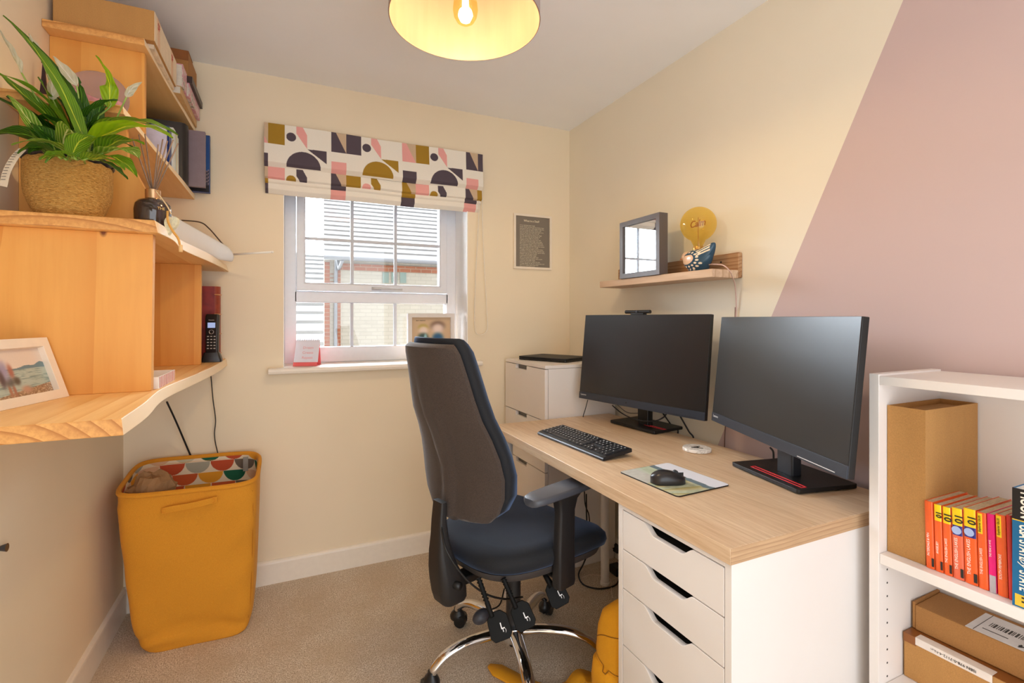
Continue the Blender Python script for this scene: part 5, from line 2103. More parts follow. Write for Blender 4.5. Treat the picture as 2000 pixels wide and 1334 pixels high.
# ------------------------------------------------------------ bottom board: frame, tray, phone, album
cb0 = Vector((-0.460, 1.478, 1.0605))
cb1 = cb0 + Vector((-0.049, -0.184, 0)).normalized() * 0.215
xd = (cb0 - cb1).normalized()                       # along the frame, towards the far side
lean = Vector((-xd.y, xd.x, 0))
if lean.x > 0:
    lean = -lean
hgt = 0.146
up = (Vector((0, 0, 0.138)) + lean * 0.046).normalized()
FM = basis(cb1, xd, up)                              # z points out or back
if FM.to_3x3().col[2].dot(lean) > 0:
    FM = FM @ Matrix.Diagonal((1, 1, -1, 1))
ff = thing('picture_frame', 'white photo frame with a beach photo leaning on the lowest shelf board', 'photo frame', cb1.lerp(cb0, 0.5))
W_, H_ = 0.215, hgt
bm = NB()
o = [(0, 0), (W_, 0), (W_, H_), (0, H_)]
i1 = [(0.021, 0.021), (W_ - 0.021, 0.021), (W_ - 0.021, H_ - 0.021), (0.021, H_ - 0.021)]
vs = [[bm.verts.new(FM @ Vector((a, b, z))) for a, b in p] for z, p in ((-0.018, o), (0, o), (0, i1), (-0.014, i1), (-0.018, i1))]
vs.append(vs[0])
for a, b in zip(vs, vs[1:]):
    for k2 in range(4):
        bm.faces.new((a[k2], a[(k2 + 1) % 4], b[(k2 + 1) % 4], b[k2]))
obj('frame', bm, mat('white painted frame', (238, 226, 210), 0.45, var=0.02), ff, w=True, bevel=0.0008)
bm = NB()
box(bm, 0.02, W_ - 0.02, 0.02, H_ - 0.02, -0.017, -0.013, FM)
obj('backing', bm, mat('black frame backing', (30, 28, 28), 0.7), ff, w=True)


def beach(u, v):
    c = C3(u, (226, 212, 200))
    c = put(c, (v > 0.40), (176, 192, 184))
    hill = 0.42 - 0.10 * np.exp(-((u - 0.95) / 0.10) ** 2) - 0.05 * np.exp(-((u - 0.72) / 0.10) ** 2) - 0.02
    c = put(c, (v > hill) & (v < 0.43), (110, 138, 148))
    w1 = fnoise(u * 8, v * 60)
    c = put(c, (v > 0.43) * np.clip((w1 - 0.5) * 4, 0, 0.8), (120, 142, 140))
    sand = 0.98 - 0.20 * u
    n2 = fnoise(u * 60, v * 60)
    c = put(c, v > sand, (150, 118, 92))
    c = put(c, (v > sand) * np.clip((n2 - 0.45) * 4, 0, 1), (206, 180, 150))
    def blob(x, y, rx, ry, col, s=1.0):
        nonlocal c
        c = put(c, s * np.exp(-(((u - x) / rx) ** 2 + ((v - y) / ry) ** 2) ** 1.6), col)
    blob(0.36, 0.86, 0.025, 0.17, (176, 124, 100)); blob(0.42, 0.86, 0.025, 0.15, (168, 116, 96))
    blob(0.39, 0.66, 0.075, 0.10, (96, 96, 92)); blob(0.36, 0.42, 0.075, 0.22, (160, 152, 180)); blob(0.46, 0.45, 0.04, 0.16, (170, 110, 96))
    blob(0.50, 0.66, 0.05, 0.09, (92, 84, 76)); blob(0.60, 0.86, 0.08, 0.08, (190, 150, 128)); blob(0.27, 0.25, 0.05, 0.14, (120, 82, 62))
    blob(0.24, 0.45, 0.04, 0.12, (214, 148, 116)); blob(0.30, 0.58, 0.045, 0.20, (92, 78, 84))
    blob(0.16, 0.40, 0.07, 0.30, (150, 160, 170), 0.6)
    return c


flatpic('photo', FM @ Matrix.Translation((0.021, 0.021, -0.0125)), W_ - 0.042, H_ - 0.042, beach, 170, 110, ff, rough=0.3, matname='glossy photo print')
bm = NB()
box(bm, W_ * 0.5 - 0.012, W_ * 0.5 + 0.012, 0.004, 0.10, -0.024, -0.019, FM)
obj('easel_back', bm, mat('black frame backing', (30, 28, 28), 0.7), ff, w=True)

ty = thing('tray', 'small open white box with red stripes on the lowest board behind first divider', 'box', (-0.35, 1.63, 1.0605))
x0_, x1_, y0_, y1_, z0_, z1_ = -0.405, -0.298, 1.530, 1.735, 1.0607, 1.091
bm = NB()
o = [(x0_, y0_), (x1_, y0_), (x1_, y1_), (x0_, y1_)]
i_ = [(x0_ + 0.002, y0_ + 0.002), (x1_ - 0.002, y0_ + 0.002), (x1_ - 0.002, y1_ - 0.002), (x0_ + 0.002, y1_ - 0.002)]
loft(bm, [[(a, b, z0_) for a, b in o], [(a, b, z1_) for a, b in o], [(a, b, z1_) for a, b in i_], [(a, b, z0_ + 0.002) for a, b in i_]])
obj('sides', bm, mat('white card', (240, 232, 222), 0.6, var=0.02), ty, w=True)
m_str = mat('red printed stripe', (196, 84, 60), 0.6)
for i in range(11):
    y = y0_ + 0.012 + i * 0.0178
    bm = NB()
    box(bm, x1_, x1_ + 0.0006, y, y + 0.006, z0_ + 0.001, z1_ - 0.001)
    obj('stripe', bm, m_str, ty, w=True)
sh = thing('seashell', 'pinkish white seashell lying in the striped box', 'shell', (-0.35, 1.62, 1.064))
rows = []
for i in range(14):
    t = i / 13
    a = t * 2.2 * PI
    p = Vector((-0.352 + 0.012 * math.cos(a) * (1 - t), 1.585 + 0.085 * t, 1.082 + 0.006 * math.sin(a) * (1 - t)))
    rr_ = 0.019 * (1 - t) ** 0.8 * (1 + 0.15 * math.sin(a * 3)) + 0.0008
    rows.append([p + Vector((rr_ * math.cos(b), 0, rr_ * math.sin(b))) for b in [2 * PI * q / 16 for q in range(16)]])
obj('spiral', loft(NB(), rows), mat('pinkish shell', (226, 206, 196), 0.35, var=0.1, scale=30), sh, w=True, smooth=True)

al = thing('photo_album', 'tall dark red album standing at the window end of the lowest board', 'album', (-0.38, 2.50, 1.0605))
k = NT('dark red book cloth')
f = k.noise(k.coord(), 30, 4)
k.set(Base_Color=k.ramp(f, [(0.3, lin((120, 24, 20))), (0.7, lin((156, 40, 30)))]), Roughness=0.45)
bm = NB()
box(bm, -0.54, -0.280, 2.470, 2.474, 1.0608, 1.381)
box(bm, -0.54, -0.280, 2.526, 2.530, 1.0608, 1.381)
obj('cover', bm, k.m, al, w=True)
obj('pages', box(NB(), -0.535, -0.283, 2.4745, 2.5255, 1.066, 1.376), mat('cream page block', (226, 206, 170), 0.8, var=0.1, scale=300), al, w=True)
bm = NB()
rows = [[(-0.280, 2.470, z), (-0.268, 2.474, z), (-0.262, 2.486, z), (-0.260, 2.500, z), (-0.262, 2.514, z), (-0.268, 2.526, z), (-0.280, 2.530, z)] for z in (1.0608, 1.381)]
loft(bm, rows)
spn = obj('spine', bm, mat('brown red leather spine', (150, 62, 40), 0.4, var=0.15, scale=60), al, w=True, auto=60, label='brown ribbed spine')
for z in (1.09, 1.175, 1.26, 1.345):
    bm = NB()
    tube(bm, [(-0.281, 2.469, z), (-0.267, 2.473, z), (-0.2595, 2.500, z), (-0.267, 2.527, z)], 0.003, 8, 4)
    obj('spine_band', bm, mat('gold spine band', (206, 140, 90), 0.35), spn, w=True, smooth=True)

ph = thing('cordless_phone', 'black cordless phone handset upright in its cradle on the lowest board', 'telephone', (-0.29, 2.40, 1.0605))
PX = px(399, 640, Y=2.40).x
rt2 = Vector((0.97, -0.24, 0)).normalized()
PB = basis((PX + 0.003, 2.395, 1.090), rt2, Vector((0.0, 0.10, 1)))
if PB.to_3x3().col[2].y > 0:
    PB = PB @ Matrix.Diagonal((1, 1, -1, 1))
rows = []
for y, w2, t0 in ((0.0, 0.0215, 0.010), (0.006, 0.0235, 0.012), (0.08, 0.0235, 0.0125), (0.150, 0.0255, 0.013), (0.163, 0.0250, 0.012), (0.170, 0.0235, 0.010)):
    rows.append([PB @ Vector((a + 0.028, y, b)) for a, b in rrect(w2 * 2, t0 * 2, 0.006, 4)])
obj('handset', loft(NB(), rows), mat('black phone plastic', (38, 34, 32), 0.35, var=0.05), ph, w=True, auto=50)
box(bm := NB(), 0.0135, 0.0425, 0.112, 0.134, 0.0125, 0.0133, PB)
k = NT('lit blue grey display')
k.set(Base_Color=lin((150, 165, 200)), Emission_Color=lin((150, 170, 215)), Emission_Strength=0.35)
obj('display', bm, k.m, ph, w=True)
text('lettering', 'Panasonic', 0.0055, PB @ Matrix.Translation((0.028, 0.1445, 0.0132)), m_print, ph)
bm = NB()
for i in range(20):
    pass
tube(bm, [PB @ Vector((0.028 + 0.0085 * math.cos(2 * PI * q / 20), 0.095 + 0.0085 * math.sin(2 * PI * q / 20), 0.0128)) for q in range(21)], 0.0011, 6, 1, False)
obj('navigation_ring', bm, mat('silver ring', (206, 200, 196), 0.3, 0.6), ph, w=True)
for r_i in range(5):
    for c_i in range(3):
        bm = NB()
        x, y = 0.0155 + c_i * 0.0125, 0.076 - r_i * 0.0125
        box(bm, x - 0.0035, x + 0.0035, y - 0.002, y + 0.002, 0.0122, 0.0134, PB)
        obj('button', bm, mat('silver grey phone key', (196, 190, 184), 0.4), ph, w=True)
bm = NB()
rows = []
for z, g in ((1.0607, 0.0), (1.068, 0.0), (1.088, 0.006), (1.100, 0.010)):
    rows.append([Vector((PX + 0.028 + a, 2.398 + b, z)) for a, b in rrect(0.074 - g * 2, 0.062 - g, 0.008, 3)])
obj('cradle', loft(NB(), rows), mat('black phone plastic', (38, 34, 32), 0.35), ph, w=True, auto=40)
cable('cable', 'thin black cable hanging down beside the window wall under the shelf end', 'cable',
      [(-0.305, 2.52, 1.02), px(412, 735, Y=2.54), px(416, 780, Y=2.545), px(421, 820, Y=2.545), px(419, 850, Y=2.545), px(425, 883, Y=2.545), (-0.24, 2.548, 0.5)], 0.0022)
cable('cable', 'straight black cable slanting down under the lowest board towards the hamper', 'cable',
      [px(326, 785, Y=2.40), px(345, 826, Y=2.48), px(372, 889, Y=2.545), (-0.33, 2.5535, 0.5)], 0.0036)

# ------------------------------------------------------------ third board: glass disc, tower, books
gd2 = thing('glass_dish', 'round clear glass dish with a pink swirl standing behind the lily', 'glass dish', (-0.485, 1.76, 1.791))
gm = basis((-0.492, 1.772, 1.791 + 0.080), (1, 0, 0), (0, 0.10, 1)) @ Matrix.Scale(1.1, 4)
kg = NT('clear pinkish glass')
kg.t.nodes.remove(kg.b)
tr = kg.n('ShaderNodeBsdfTransparent')
tr.inputs[0].default_value = (0.90, 0.86, 0.86, 1)
gl = kg.n('ShaderNodeBsdfGlossy')
gl.inputs['Roughness'].default_value = 0.05
lw_ = kg.n('ShaderNodeLayerWeight')
lw_.inputs[0].default_value = 0.35
mx = kg.n('ShaderNodeMixShader')
kg.l(kg.math('MULTIPLY', lw_.outputs['Facing'], 0.5), mx.inputs[0])
kg.l(tr.outputs[0], mx.inputs[1])
kg.l(gl.outputs[0], mx.inputs[2])
dfu = kg.n('ShaderNodeBsdfDiffuse')
dfu.inputs[0].default_value = lin((196, 176, 180))
mx2 = kg.n('ShaderNodeMixShader')
mx2.inputs[0].default_value = 0.35
kg.l(mx.outputs[0], mx2.inputs[1])
kg.l(dfu.outputs[0], mx2.inputs[2])
mx = mx2
kg.l(mx.outputs[0], kg.t.nodes['Material Output'].inputs[0])
obj('disc', lathe(NB(), [(0.001, -0.004), (0.062, -0.004), (0.068, 0.0), (0.072, 0.006), (0.070, 0.007), (0.066, 0.002), (0.060, -0.001), (0.001, -0.001)], gm, 48), kg.m, gd2, w=True, smooth=True)
bm = NB()
rows = []
for i in range(22):
    t = i / 21
    x = -0.058 + 0.116 * t
    lim = math.sqrt(max(0.0, 0.062 ** 2 - x * x))
    yc = 0.004 - 0.018 * t + 0.004 * math.sin(t * 9)
    h1, h2 = yc + 0.010, yc - 0.030 - 0.006 * math.sin(t * 7)
    rows.append([gm @ Vector((x, min(h1, lim), 0.001)), gm @ Vector((x, max(min(h1, lim) - 0.5 * (h1 - h2), -lim), 0.0015)), gm @ Vector((x, max(h2, -lim), 0.001))])
loft(bm, rows, closed=False)
obj('pink_swirl', bm, mat('pink swirl glaze', (204, 140, 150), 0.3, var=0.35, scale=50), gd2, w=True, smooth=True)
ei = thing('tower_figurine', 'thin dark metal lattice tower ornament near the left wall', 'figurine', (-0.596, 1.74, 1.791))
bm = NB()
rows = []
for z, h in ((0, 0.016), (0.02, 0.013), (0.04, 0.009), (0.07, 0.006), (0.11, 0.0035), (0.15, 0.002), (0.165, 0.0008)):
    rows.append([Vector((-0.596 + a, 1.74 + b, 1.791 + z)) for a, b in ((h, h), (-h, h), (-h, -h), (h, -h))])
loft(bm, rows)
for z, h in ((0.021, 0.015), (0.045, 0.010), (0.143, 0.004)):
    box(bm, -0.596 - h, -0.596 + h, 1.74 - h, 1.74 + h, 1.791 + z, 1.791 + z + 0.004)
obj('tower', bm, mat('dark bronze', (58, 40, 46), 0.5, 0.5), ei, w=True)


def book(label, x0, x1, y0, y1, z0, z1, cov, spine='+X', pages=(228, 220, 205), name='book', group='books on the upper boards', cat='book'):
    """cov on the faces, page block visible on the open sides"""
    t = thing(name, label, cat, ((x0 + x1) / 2, (y0 + y1) / 2, z0), 0, group)
    c = 0.0022
    bm = NB()
    flat = (z1 - z0) < min(x1 - x0, y1 - y0)
    if flat:
        box(bm, x0, x1, y0, y1, z0, z0 + c)
        box(bm, x0, x1, y0, y1, z1 - c, z1)
        if spine == '+X':
            box(bm, x1 - c, x1, y0, y1, z0 + c, z1 - c)
        else:
            box(bm, x0, x1, y1 - c, y1, z0 + c, z1 - c)
        g = (x0 + 0.003, x1 - 0.003, y0 + 0.003, y1 - 0.003, z0 + c, z1 - c)
    else:
        box(bm, x0, x1, y0, y0 + c, z0, z1)
        box(bm, x0, x1, y1 - c, y1, z0, z1)
        if spine == '+X':
            box(bm, x1 - c, x1, y0 + c, y1 - c, z0, z1)
        g = (x0 + 0.003, x1 - 0.003, y0 + c, y1 - c, z0 + 0.003, z1 - 0.003)
    obj('cover', bm, cov, t, w=True)
    obj('pages', box(NB(), *g), mat('book pages %d' % pages[0], pages, 0.85, var=0.08, scale=400, stretch=(0.1, 0.1, 1)), t, w=True)
    return t


zb = 1.7908
book('pale blue and white paper folder leaning on the third board', -0.56, -0.372, 2.02, 2.035, zb, 1.90, mat('pale lilac paper cover', (206, 204, 226), 0.5, var=0.12, scale=30), name='folder', cat='folder')
book('blue and black case behind the pale folder', -0.56, -0.376, 2.09, 2.13, zb, 1.925, mat('deep blue glossy case', (20, 50, 120), 0.3, var=0.3, scale=20), name='case', cat='case', group=None)
yy = 2.15
for i, (h, c, lab) in enumerate([(0.150, (232, 236, 234), 'white-spined book in the middle of the third board, nearest the folder'), (0.155, (196, 216, 220), 'pale blue-spined book next to the white-spined one'), (0.150, (222, 206, 180), 'cream-spined book third in the upright row'), (0.160, (210, 230, 214), 'pale green-spined book fourth in the upright row'), (0.155, (236, 232, 226), 'white-spined book next to the black binder')]):
    book(lab, -0.54, -0.374 - 0.002 * i, yy, yy + 0.028, zb, zb + h, mat('pale spine %d' % i, c, 0.5, var=0.06, scale=60))
    yy += 0.0295
bd = thing('binder', 'thick black binder standing next to the lilac book at the window end', 'binder', (-0.46, 2.36, zb))
bm = NB()
rows = [[(-0.60, 2.325, z), (-0.378, 2.325, z), (-0.366, 2.335, z), (-0.360, 2.358, z), (-0.362, 2.385, z), (-0.374, 2.398, z), (-0.60, 2.398, z)] for z in (zb, zb + 0.232)]
obj('case', loft(bm, rows), mat('black leatherette', (28, 24, 28), 0.4, var=0.15, scale=200, bump=0.2), bd, w=True, auto=50)
book('tall book with a plain lilac grey cover at the end of the third board', -0.56, px(402, 300, Y=2.44).x, 2.42, 2.44, zb + 0.004, zb + 0.238, mat('lilac grey cover', (140, 122, 130), 0.5, var=0.05))
pbk = book('blue photo book sticking out past the board, flat against the window wall', -0.56, px(411, 300, Y=2.52).x, 2.500, 2.522, zb + 0.0, zb + 0.250, mat('blue cover edge', (24, 62, 124), 0.35))


def citycover(u, v):
    c = C3(u, (26, 74, 140))
    c = put(c, np.clip(v, 0, 1) * 0.5, (60, 110, 170))
    c = put(c, v > 0.62, (70, 66, 80))
    n = (np.floor(u * 40) + np.floor(v * 50)) % 3
    c = put(c, (v > 0.60) & (v < 0.86) & (n == 0), (150, 130, 140))
    c = put(c, v > 0.88, (36, 32, 36))
    return c


xw = px(411, 300, Y=2.52).x
flatpic('cover_photo', basis((-0.56, 2.4994, zb + 0.002), (1, 0, 0), (0, 0, 1)), xw + 0.56 - 0.002, 0.246, citycover, 160, 150, pbk, rough=0.35, matname='cover photo')

# ------------------------------------------------------------ top board
zt = 2.0837
mg = thing('magazines', 'thin pile of white printed leaflets under the big box on the top board', 'magazines', (-0.48, 2.0, zt))
bm = NB()
box(bm, -0.60, -0.374, 1.86, 2.165, zt + 0.0002, zt + 0.0135)
obj('leaflets', bm, mat('white printed leaflets', (226, 206, 180), 0.6, var=0.18, scale=35), mg, w=True)
bx = thing('cardboard_box', 'large brown cardboard box with pale taped side on the top board', 'cardboard box', (-0.49, 2.0, zt + 0.014))
bz = zt + 0.014
bm = NB()
box(bm, XL + 0.012, -0.368, 1.836, 2.170, bz, 2.192)
obj('carton', bm, m_card, bx, w=True, bevel=0.003)
m_pt = mat('pale tan paper tape', (226, 186, 148), 0.5, var=0.05)
m_pside = mat('pale cream carton side', (232, 212, 184), 0.7, var=0.05)
obj('pale_side', box(NB(), -0.3684, -0.3674, 1.838, 2.168, bz + 0.002, 2.190), m_pside, bx, w=True, label='cream printed side')
for y in (1.872, 2.075):
    tp = obj('tape_strip', box(NB(), -0.3676, -0.3668, y, y + 0.034, bz + 0.002, 2.190), m_pt, bx, w=True)
    M = basis((-0.3665, y + 0.017, 2.166), (0, 1, 0), (0, 0, 1))
    text('stamp', 'SF', 0.030, M, mat('red print', (190, 74, 66), 0.6), tp, depth=0.0002, bold=0.0004)
bm = NB()
lathe(bm, [(0.020, 0), (0.020, 0.002)], basis((-0.545, 1.8362, 2.120), (1, 0, 0), (0, 0, 1)) @ Matrix.Diagonal((1, 0.35, -1, 1)), 20)
obj('hand_hole', bm, BLK, bx, w=True)
stk = book('tan wooden board game box lying flat at the window end of top board', -0.57, -0.357, 2.19, 2.55, zt + 0.0003, zt + 0.030, mat('tan box', (206, 166, 112), 0.5, var=0.06), name='game_box', cat='box', group=None)
m_flo = NT('floral printed cover')
v = m_flo.coord()
vo = m_flo.noise(v, 26, 3, 0.6)
m_flo.set(Base_Color=m_flo.ramp(vo, [(0.35, lin((232, 206, 206))), (0.5, lin((210, 140, 160))), (0.56, lin((226, 214, 206))), (0.68, lin((110, 110, 100)))]), Roughness=0.45)
book('floral pink and white notebook stack behind the big cardboard box', -0.58, -0.352, 2.195, 2.28, zt + 0.031, zt + 0.115, m_flo.m, name='notebook', cat='notebook')
book('white-edged floral album lying on the tan box at the window end', -0.57, -0.345, 2.285, 2.545, zt + 0.031, zt + 0.085, m_flo.m, name='album', cat='album')
tr_ = thing('serving_tray', 'dark wooden tray lying on the floral album near the ceiling', 'tray', (-0.46, 2.4, zt + 0.0855))
bm = NB()
box(bm, -0.58, -0.335, 2.285, 2.548, zt + 0.0856, zt + 0.094)
box(bm, -0.343, -0.335, 2.285, 2.548, zt + 0.094, zt + 0.112)
box(bm, -0.58, -0.343, 2.285, 2.293, zt + 0.094, zt + 0.112)
obj('tray', bm, mat('dark brown tray', (54, 40, 36), 0.4), tr_, w=True)
b2 = thing('cardboard_box', 'smaller brown box with dark tape on top of the tray by the ceiling', 'cardboard box', (-0.46, 2.40, zt + 0.113))
obj('carton', box(NB(), -0.575, -0.350, 2.30, 2.50, zt + 0.1125, 2.300), m_card2, b2, w=True, bevel=0.004)
bm = NB()
box(bm, -0.44, -0.3493, 2.2990, 2.2999, 2.262, 2.3004)
box(bm, -0.44, -0.3493, 2.2990, 2.40, 2.3001, 2.3007)
obj('tape', bm, m_tape, b2, w=True)

kn = thing('wall_knob', 'small dark round knob fixed to the left wall at the frame edge', 'knob', px(2, 1071, X=XL + 0.001))  # small round wall knob, its use not known
p = px(1, 1071, X=XL + 0.0005)
bm = NB()
tube(bm, [p, p + Vector((0.012, 0, 0))], lambda t: 0.006 + 0.004 * t, 14, 2, False)
obj('knob', bm, mat('dull dark metal', (90, 92, 100), 0.3, 0.8), kn, w=True, auto=40)
# ============================================================ yellow hamper
m_must = fabric('mustard canvas', (206, 134, 26), (228, 158, 44), 0.9, 0.1, (1, 0.8, 0.4, 1))
m_must2 = fabric('mustard backpack canvas', (222, 150, 12), (238, 172, 30), 0.85, 0.1, (1, 0.8, 0.4, 1))
hp_ = thing('laundry_hamper', 'tall mustard canvas hamper with a semicircle-patterned lining in the corner', 'laundry hamper', (-0.31, 2.35, 0))


def hring(t, ins=0.0, n=96, rimdrop=True):
    """outline at height fraction t (0 floor .. 1 rim)"""
    x0, x1 = -0.478 + (-0.565 + 0.478) * (t ** 0.42), -0.135 + (0.034) * (t ** 0.35)
    y0, y1 = 2.205 + (-0.030) * t, 2.46 + 0.075 * t ** 0.6
    x0 -= 0.012 * math.sin(t * PI) * 0
    cx, cy, a, b = (x0 + x1) / 2, (y0 + y1) / 2, (x1 - x0) / 2 - ins, (y1 - y0) / 2 - ins
    e = 5.5 if t > 0.9 else 7.0
    out = []
    for i in range(n):
        q = 2 * PI * i / n
        c, s = math.cos(q), math.sin(q)
        x = cx + a * abs(c) ** (2 / e) * (1 if c > 0 else -1)
        y = cy + b * abs(s) ** (2 / e) * (1 if s > 0 else -1)
        f = (y - y0) / (y1 - y0)
        z = t * (0.600 + 0.040 * f - 0.006 * (x + 0.3) / 0.3)
        # slack cloth
        w_ = 0.007 * math.sin(x * 15 + t * 7) * math.sin(t * PI) + 0.004 * math.sin(x * 31 - t * 23) * math.sin(t * PI)
        w_ += 0.016 * math.exp(-((t - 0.10 - 0.05 * math.sin(x * 14)) / 0.035) ** 2) * (0.6 + 0.4 * math.sin(x * 22 + 1))
        w_ -= 0.010 * math.exp(-((t - 0.04 - 0.03 * math.sin(x * 14 + 1)) / 0.025) ** 2)
        y += w_ * (1 if s < 0 else -0.3)
        # the lower corners tuck in
        if t < 0.16:
            k_ = (0.16 - t) / 0.16
            x += -0.012 * k_ ** 2 * (1 if c > 0 else -1) * min(1, abs(c) * 1.4)
        out.append(Vector((x, y, z)))
    return out


ts = [0.0, 0.006] + [0.015 * i for i in range(1, 18)] + [0.3, 0.34, 0.38, 0.42, 0.46, 0.5, 0.54, 0.58, 0.62, 0.66, 0.7, 0.74, 0.78, 0.82, 0.86, 0.9, 0.93, 0.96, 0.985, 1.0]
rows = [hring(t) for t in ts]
rows.append([p + Vector((0, 0, 0.004)) for p in hring(1.0, 0.004)])
rows.append(hring(0.995, 0.010))
rows.append(hring(0.965, 0.012))
bm = NB()
loft(bm, rows, cap=False)
bm.faces.new([bm.verts[i] for i in range(96)] if bm.verts.ensure_lookup_table() is None else [])
obj('canvas_body', bm, m_must, hp_, w=True, smooth=True)
bm = NB()
rim = hring(0.988, 0.003)
tube(bm, rim + [rim[0]], 0.0085, 10, 1, False)
obj('padded_rim', bm, m_must, hp_, w=True, smooth=True)


def lining(u, v):
    # rows of coloured half discs hanging flat side up; u in metres round the rim, v metres down
    R_ = 0.046
    rh = 0.046
    row = np.floor((v + 0.030) / rh).astype(int)
    sh_ = (row % 2) * R_
    q = (u + sh_) / (2 * R_)
    kx = np.floor(q).astype(int)
    xx = (q - kx - 0.5) * 2 * R_
    yy_ = (v + 0.030) - row * rh
    m = (xx * xx + yy_ * yy_ < (R_ * 0.98) ** 2)
    pal = np.array([(206, 92, 44), (20, 96, 70), (170, 166, 150), (232, 160, 40), (206, 196, 164), (110, 96, 84), (196, 80, 44), (226, 184, 150)], float)
    idx = (kx * 3 + row * 5 + (kx * row) % 3) % 8
    c = C3(u, (240, 222, 196))
    return np.where(m[..., None], pal[idx], c)


per = np.array([[p.x, p.y, p.z] for p in hring(0.985, 0.012)] + [list(hring(0.985, 0.012)[0])])
perb = np.array([[p.x, p.y, p.z] for p in hring(0.55, 0.010)] + [list(hring(0.55, 0.010)[0])])
seg = np.concatenate([[0], np.cumsum(np.linalg.norm(np.diff(per[:, :2], axis=0), axis=1))])


def Plin(u, v):
    s = u * seg[-1]
    o_ = []
    for k_ in range(3):
        a = np.interp(s, seg, per[:, k_])
        b = np.interp(s, seg, perb[:, k_])
        o_.append(a + (b - a) * v)
    return o_


picture('lining', Plin, lambda u, v: lining(u * seg[-1], v * 0.27), 900, 200, hp_, 0.85, w=True, matname='hamper lining')
bm = NB()
pl = hring(0.56, 0.02)
bm.faces.new([bm.verts.new(p) for p in pl])
lau = thing('laundry', 'dark folded cloth deep inside the yellow hamper', 'laundry', (-0.31, 2.35, 0.36))
rows = []
for i, (z, k_) in enumerate(((0.32, 0.9), (0.34, 0.96), (0.352, 0.9), (0.358, 0.6), (0.36, 0.1))):
    c0 = Vector((-0.325, 2.35, z))
    rows.append([c0 + Vector(((p.x + 0.325) * k_ * 0.93, (p.y - 2.35) * k_ * 0.88, 0.006 * math.sin(j * 0.9) * k_)) for j, p in enumerate(hring(0.5, 0.03))])
bm.free()
obj('cloth', loft(NB(), rows), mat('dark grey cloth', (60, 54, 52), 0.9, var=0.2, scale=20), lau, w=True, smooth=True)
# handle strap and side seam
bm = NB()
hl = [px(316, 998, Y=2.168), px(340, 993, Y=2.162), px(370, 988, Y=2.160), px(400, 981, Y=2.160), px(424, 975, Y=2.166)]
c = spline(hl, 6)
loft(bm, [[p + Vector((0, 0, 0.011)), p + Vector((0, -0.003, 0.011)), p + Vector((0, -0.003, -0.011)), p + Vector((0, 0, -0.011))] for p in c])
hd = obj('handle', bm, m_must, hp_, w=True, label='stitched canvas grab handle')
for e in (0.06, 0.94):
    p = c[int(e * (len(c) - 1))]
    bm = NB()
    tube(bm, [p + Vector((0.007 * math.cos(a), -0.0035, 0.007 * math.sin(a))) for a in [2 * PI * q / 12 for q in range(13)]], 0.0006, 5, 1, False)
    obj('stitching', bm, mat('orange thread', (206, 120, 20), 0.8), hd, w=True)
bm = NB()
tube(bm, [Vector((r_[0].x, 0, 0)) * 0 + Vector((min(p.x for p in [q for q in hring(t)] if False) if False else hring(t)[int(96 * 0.905)].x, hring(t)[int(96 * 0.905)].y - 0.0006, hring(t)[int(96 * 0.905)].z)) for t in [0.08, 0.2, 0.35, 0.5, 0.65, 0.8, 0.93]] if (r_ := [Vector()]) else [], 0.0009, 6, 3)
obj('side_seam', bm, mat('dark orange seam', (176, 104, 20), 0.9), hp_, w=True, smooth=True)
for i, (u, v) in enumerate(((480, 905),)):
    p = px(480, 897, Y=2.49)
    bm = NB()
    box(bm, p.x - 0.010, p.x + 0.010, 2.480, 2.4835, p.z - 0.05, p.z + 0.012)
    obj('tape_patch', bm, mat('clear grey tape', (150, 146, 140), 0.2), hp_, w=True)
pg = thing('paper_bag', 'crumpled brown paper bag pushed into the left end of the hamper', 'paper bag', (-0.46, 2.26, 0.50))
rg = random.Random(8)
bm = NB()
ball(bm, (0, 0, 0), 1.0, 20)
for v in bm.verts:
    d = v.co.normalized()
    k_ = 1.0 + 0.12 * math.sin(d.x * 7 + d.z * 5) + 0.10 * math.sin(d.y * 11 - d.z * 6) + rg.uniform(-0.06, 0.06)
    v.co = Vector((d.x * 0.072 * k_, d.y * 0.062 * k_, d.z * 0.085 * k_)) + Vector((-0.462, 2.262, 0.572))
obj('crumpled_paper', bm, mat('brown kraft paper', (142, 106, 70), 0.8, var=0.12, scale=25), pg, w=True)

# ============================================================ backpack beside the drawers
bp = thing('backpack', 'mustard yellow backpack leaning beside the white drawer unit', 'backpack', (0.95, 1.24, 0))
rows = []
for z, y0, y1, x0, x1 in ((0.002, 1.155, 1.295, 0.882, 1.16), (0.02, 1.146, 1.305, 0.872, 1.18), (0.12, 1.142, 1.310, 0.868, 1.19), (0.22, 1.142, 1.310, 0.870, 1.19), (0.29, 1.142, 1.305, 0.874, 1.18), (0.335, 1.143, 1.290, 0.882, 1.16), (0.362, 1.145, 1.262, 0.900, 1.13), (0.378, 1.150, 1.220, 0.930, 1.09)):
    cx, cy, a, b = (x0 + x1) / 2, (y0 + y1) / 2, (x1 - x0) / 2, (y1 - y0) / 2
    rows.append([Vector((x, cy + y * 1.0, z)) for x, y in [(cx + q[0], q[1]) for q in superell(a, b, 3.6, 48)]])
from mathutils.bvhtree import BVHTree
mb_ = loft(NB(), rows)
surf = [BVHTree.FromBMesh(mb_)]
obj('main_bag', mb_, m_must2, bp, w=True, smooth=True)
rows = []
for z, g in ((0.03, 0.85), (0.04, 0.97), (0.14, 1.0), (0.185, 0.97), (0.200, 0.80)):
    rows.append([Vector((1.028 + x * g, 1.232 + y * g, z)) for x, y in superell(0.172, 0.086, 3.6, 48)])
fp_ = loft(NB(), rows)
surf.append(BVHTree.FromBMesh(fp_))
pk = obj('front_pocket', fp_, m_must2, bp, w=True, smooth=True)
bm = NB()
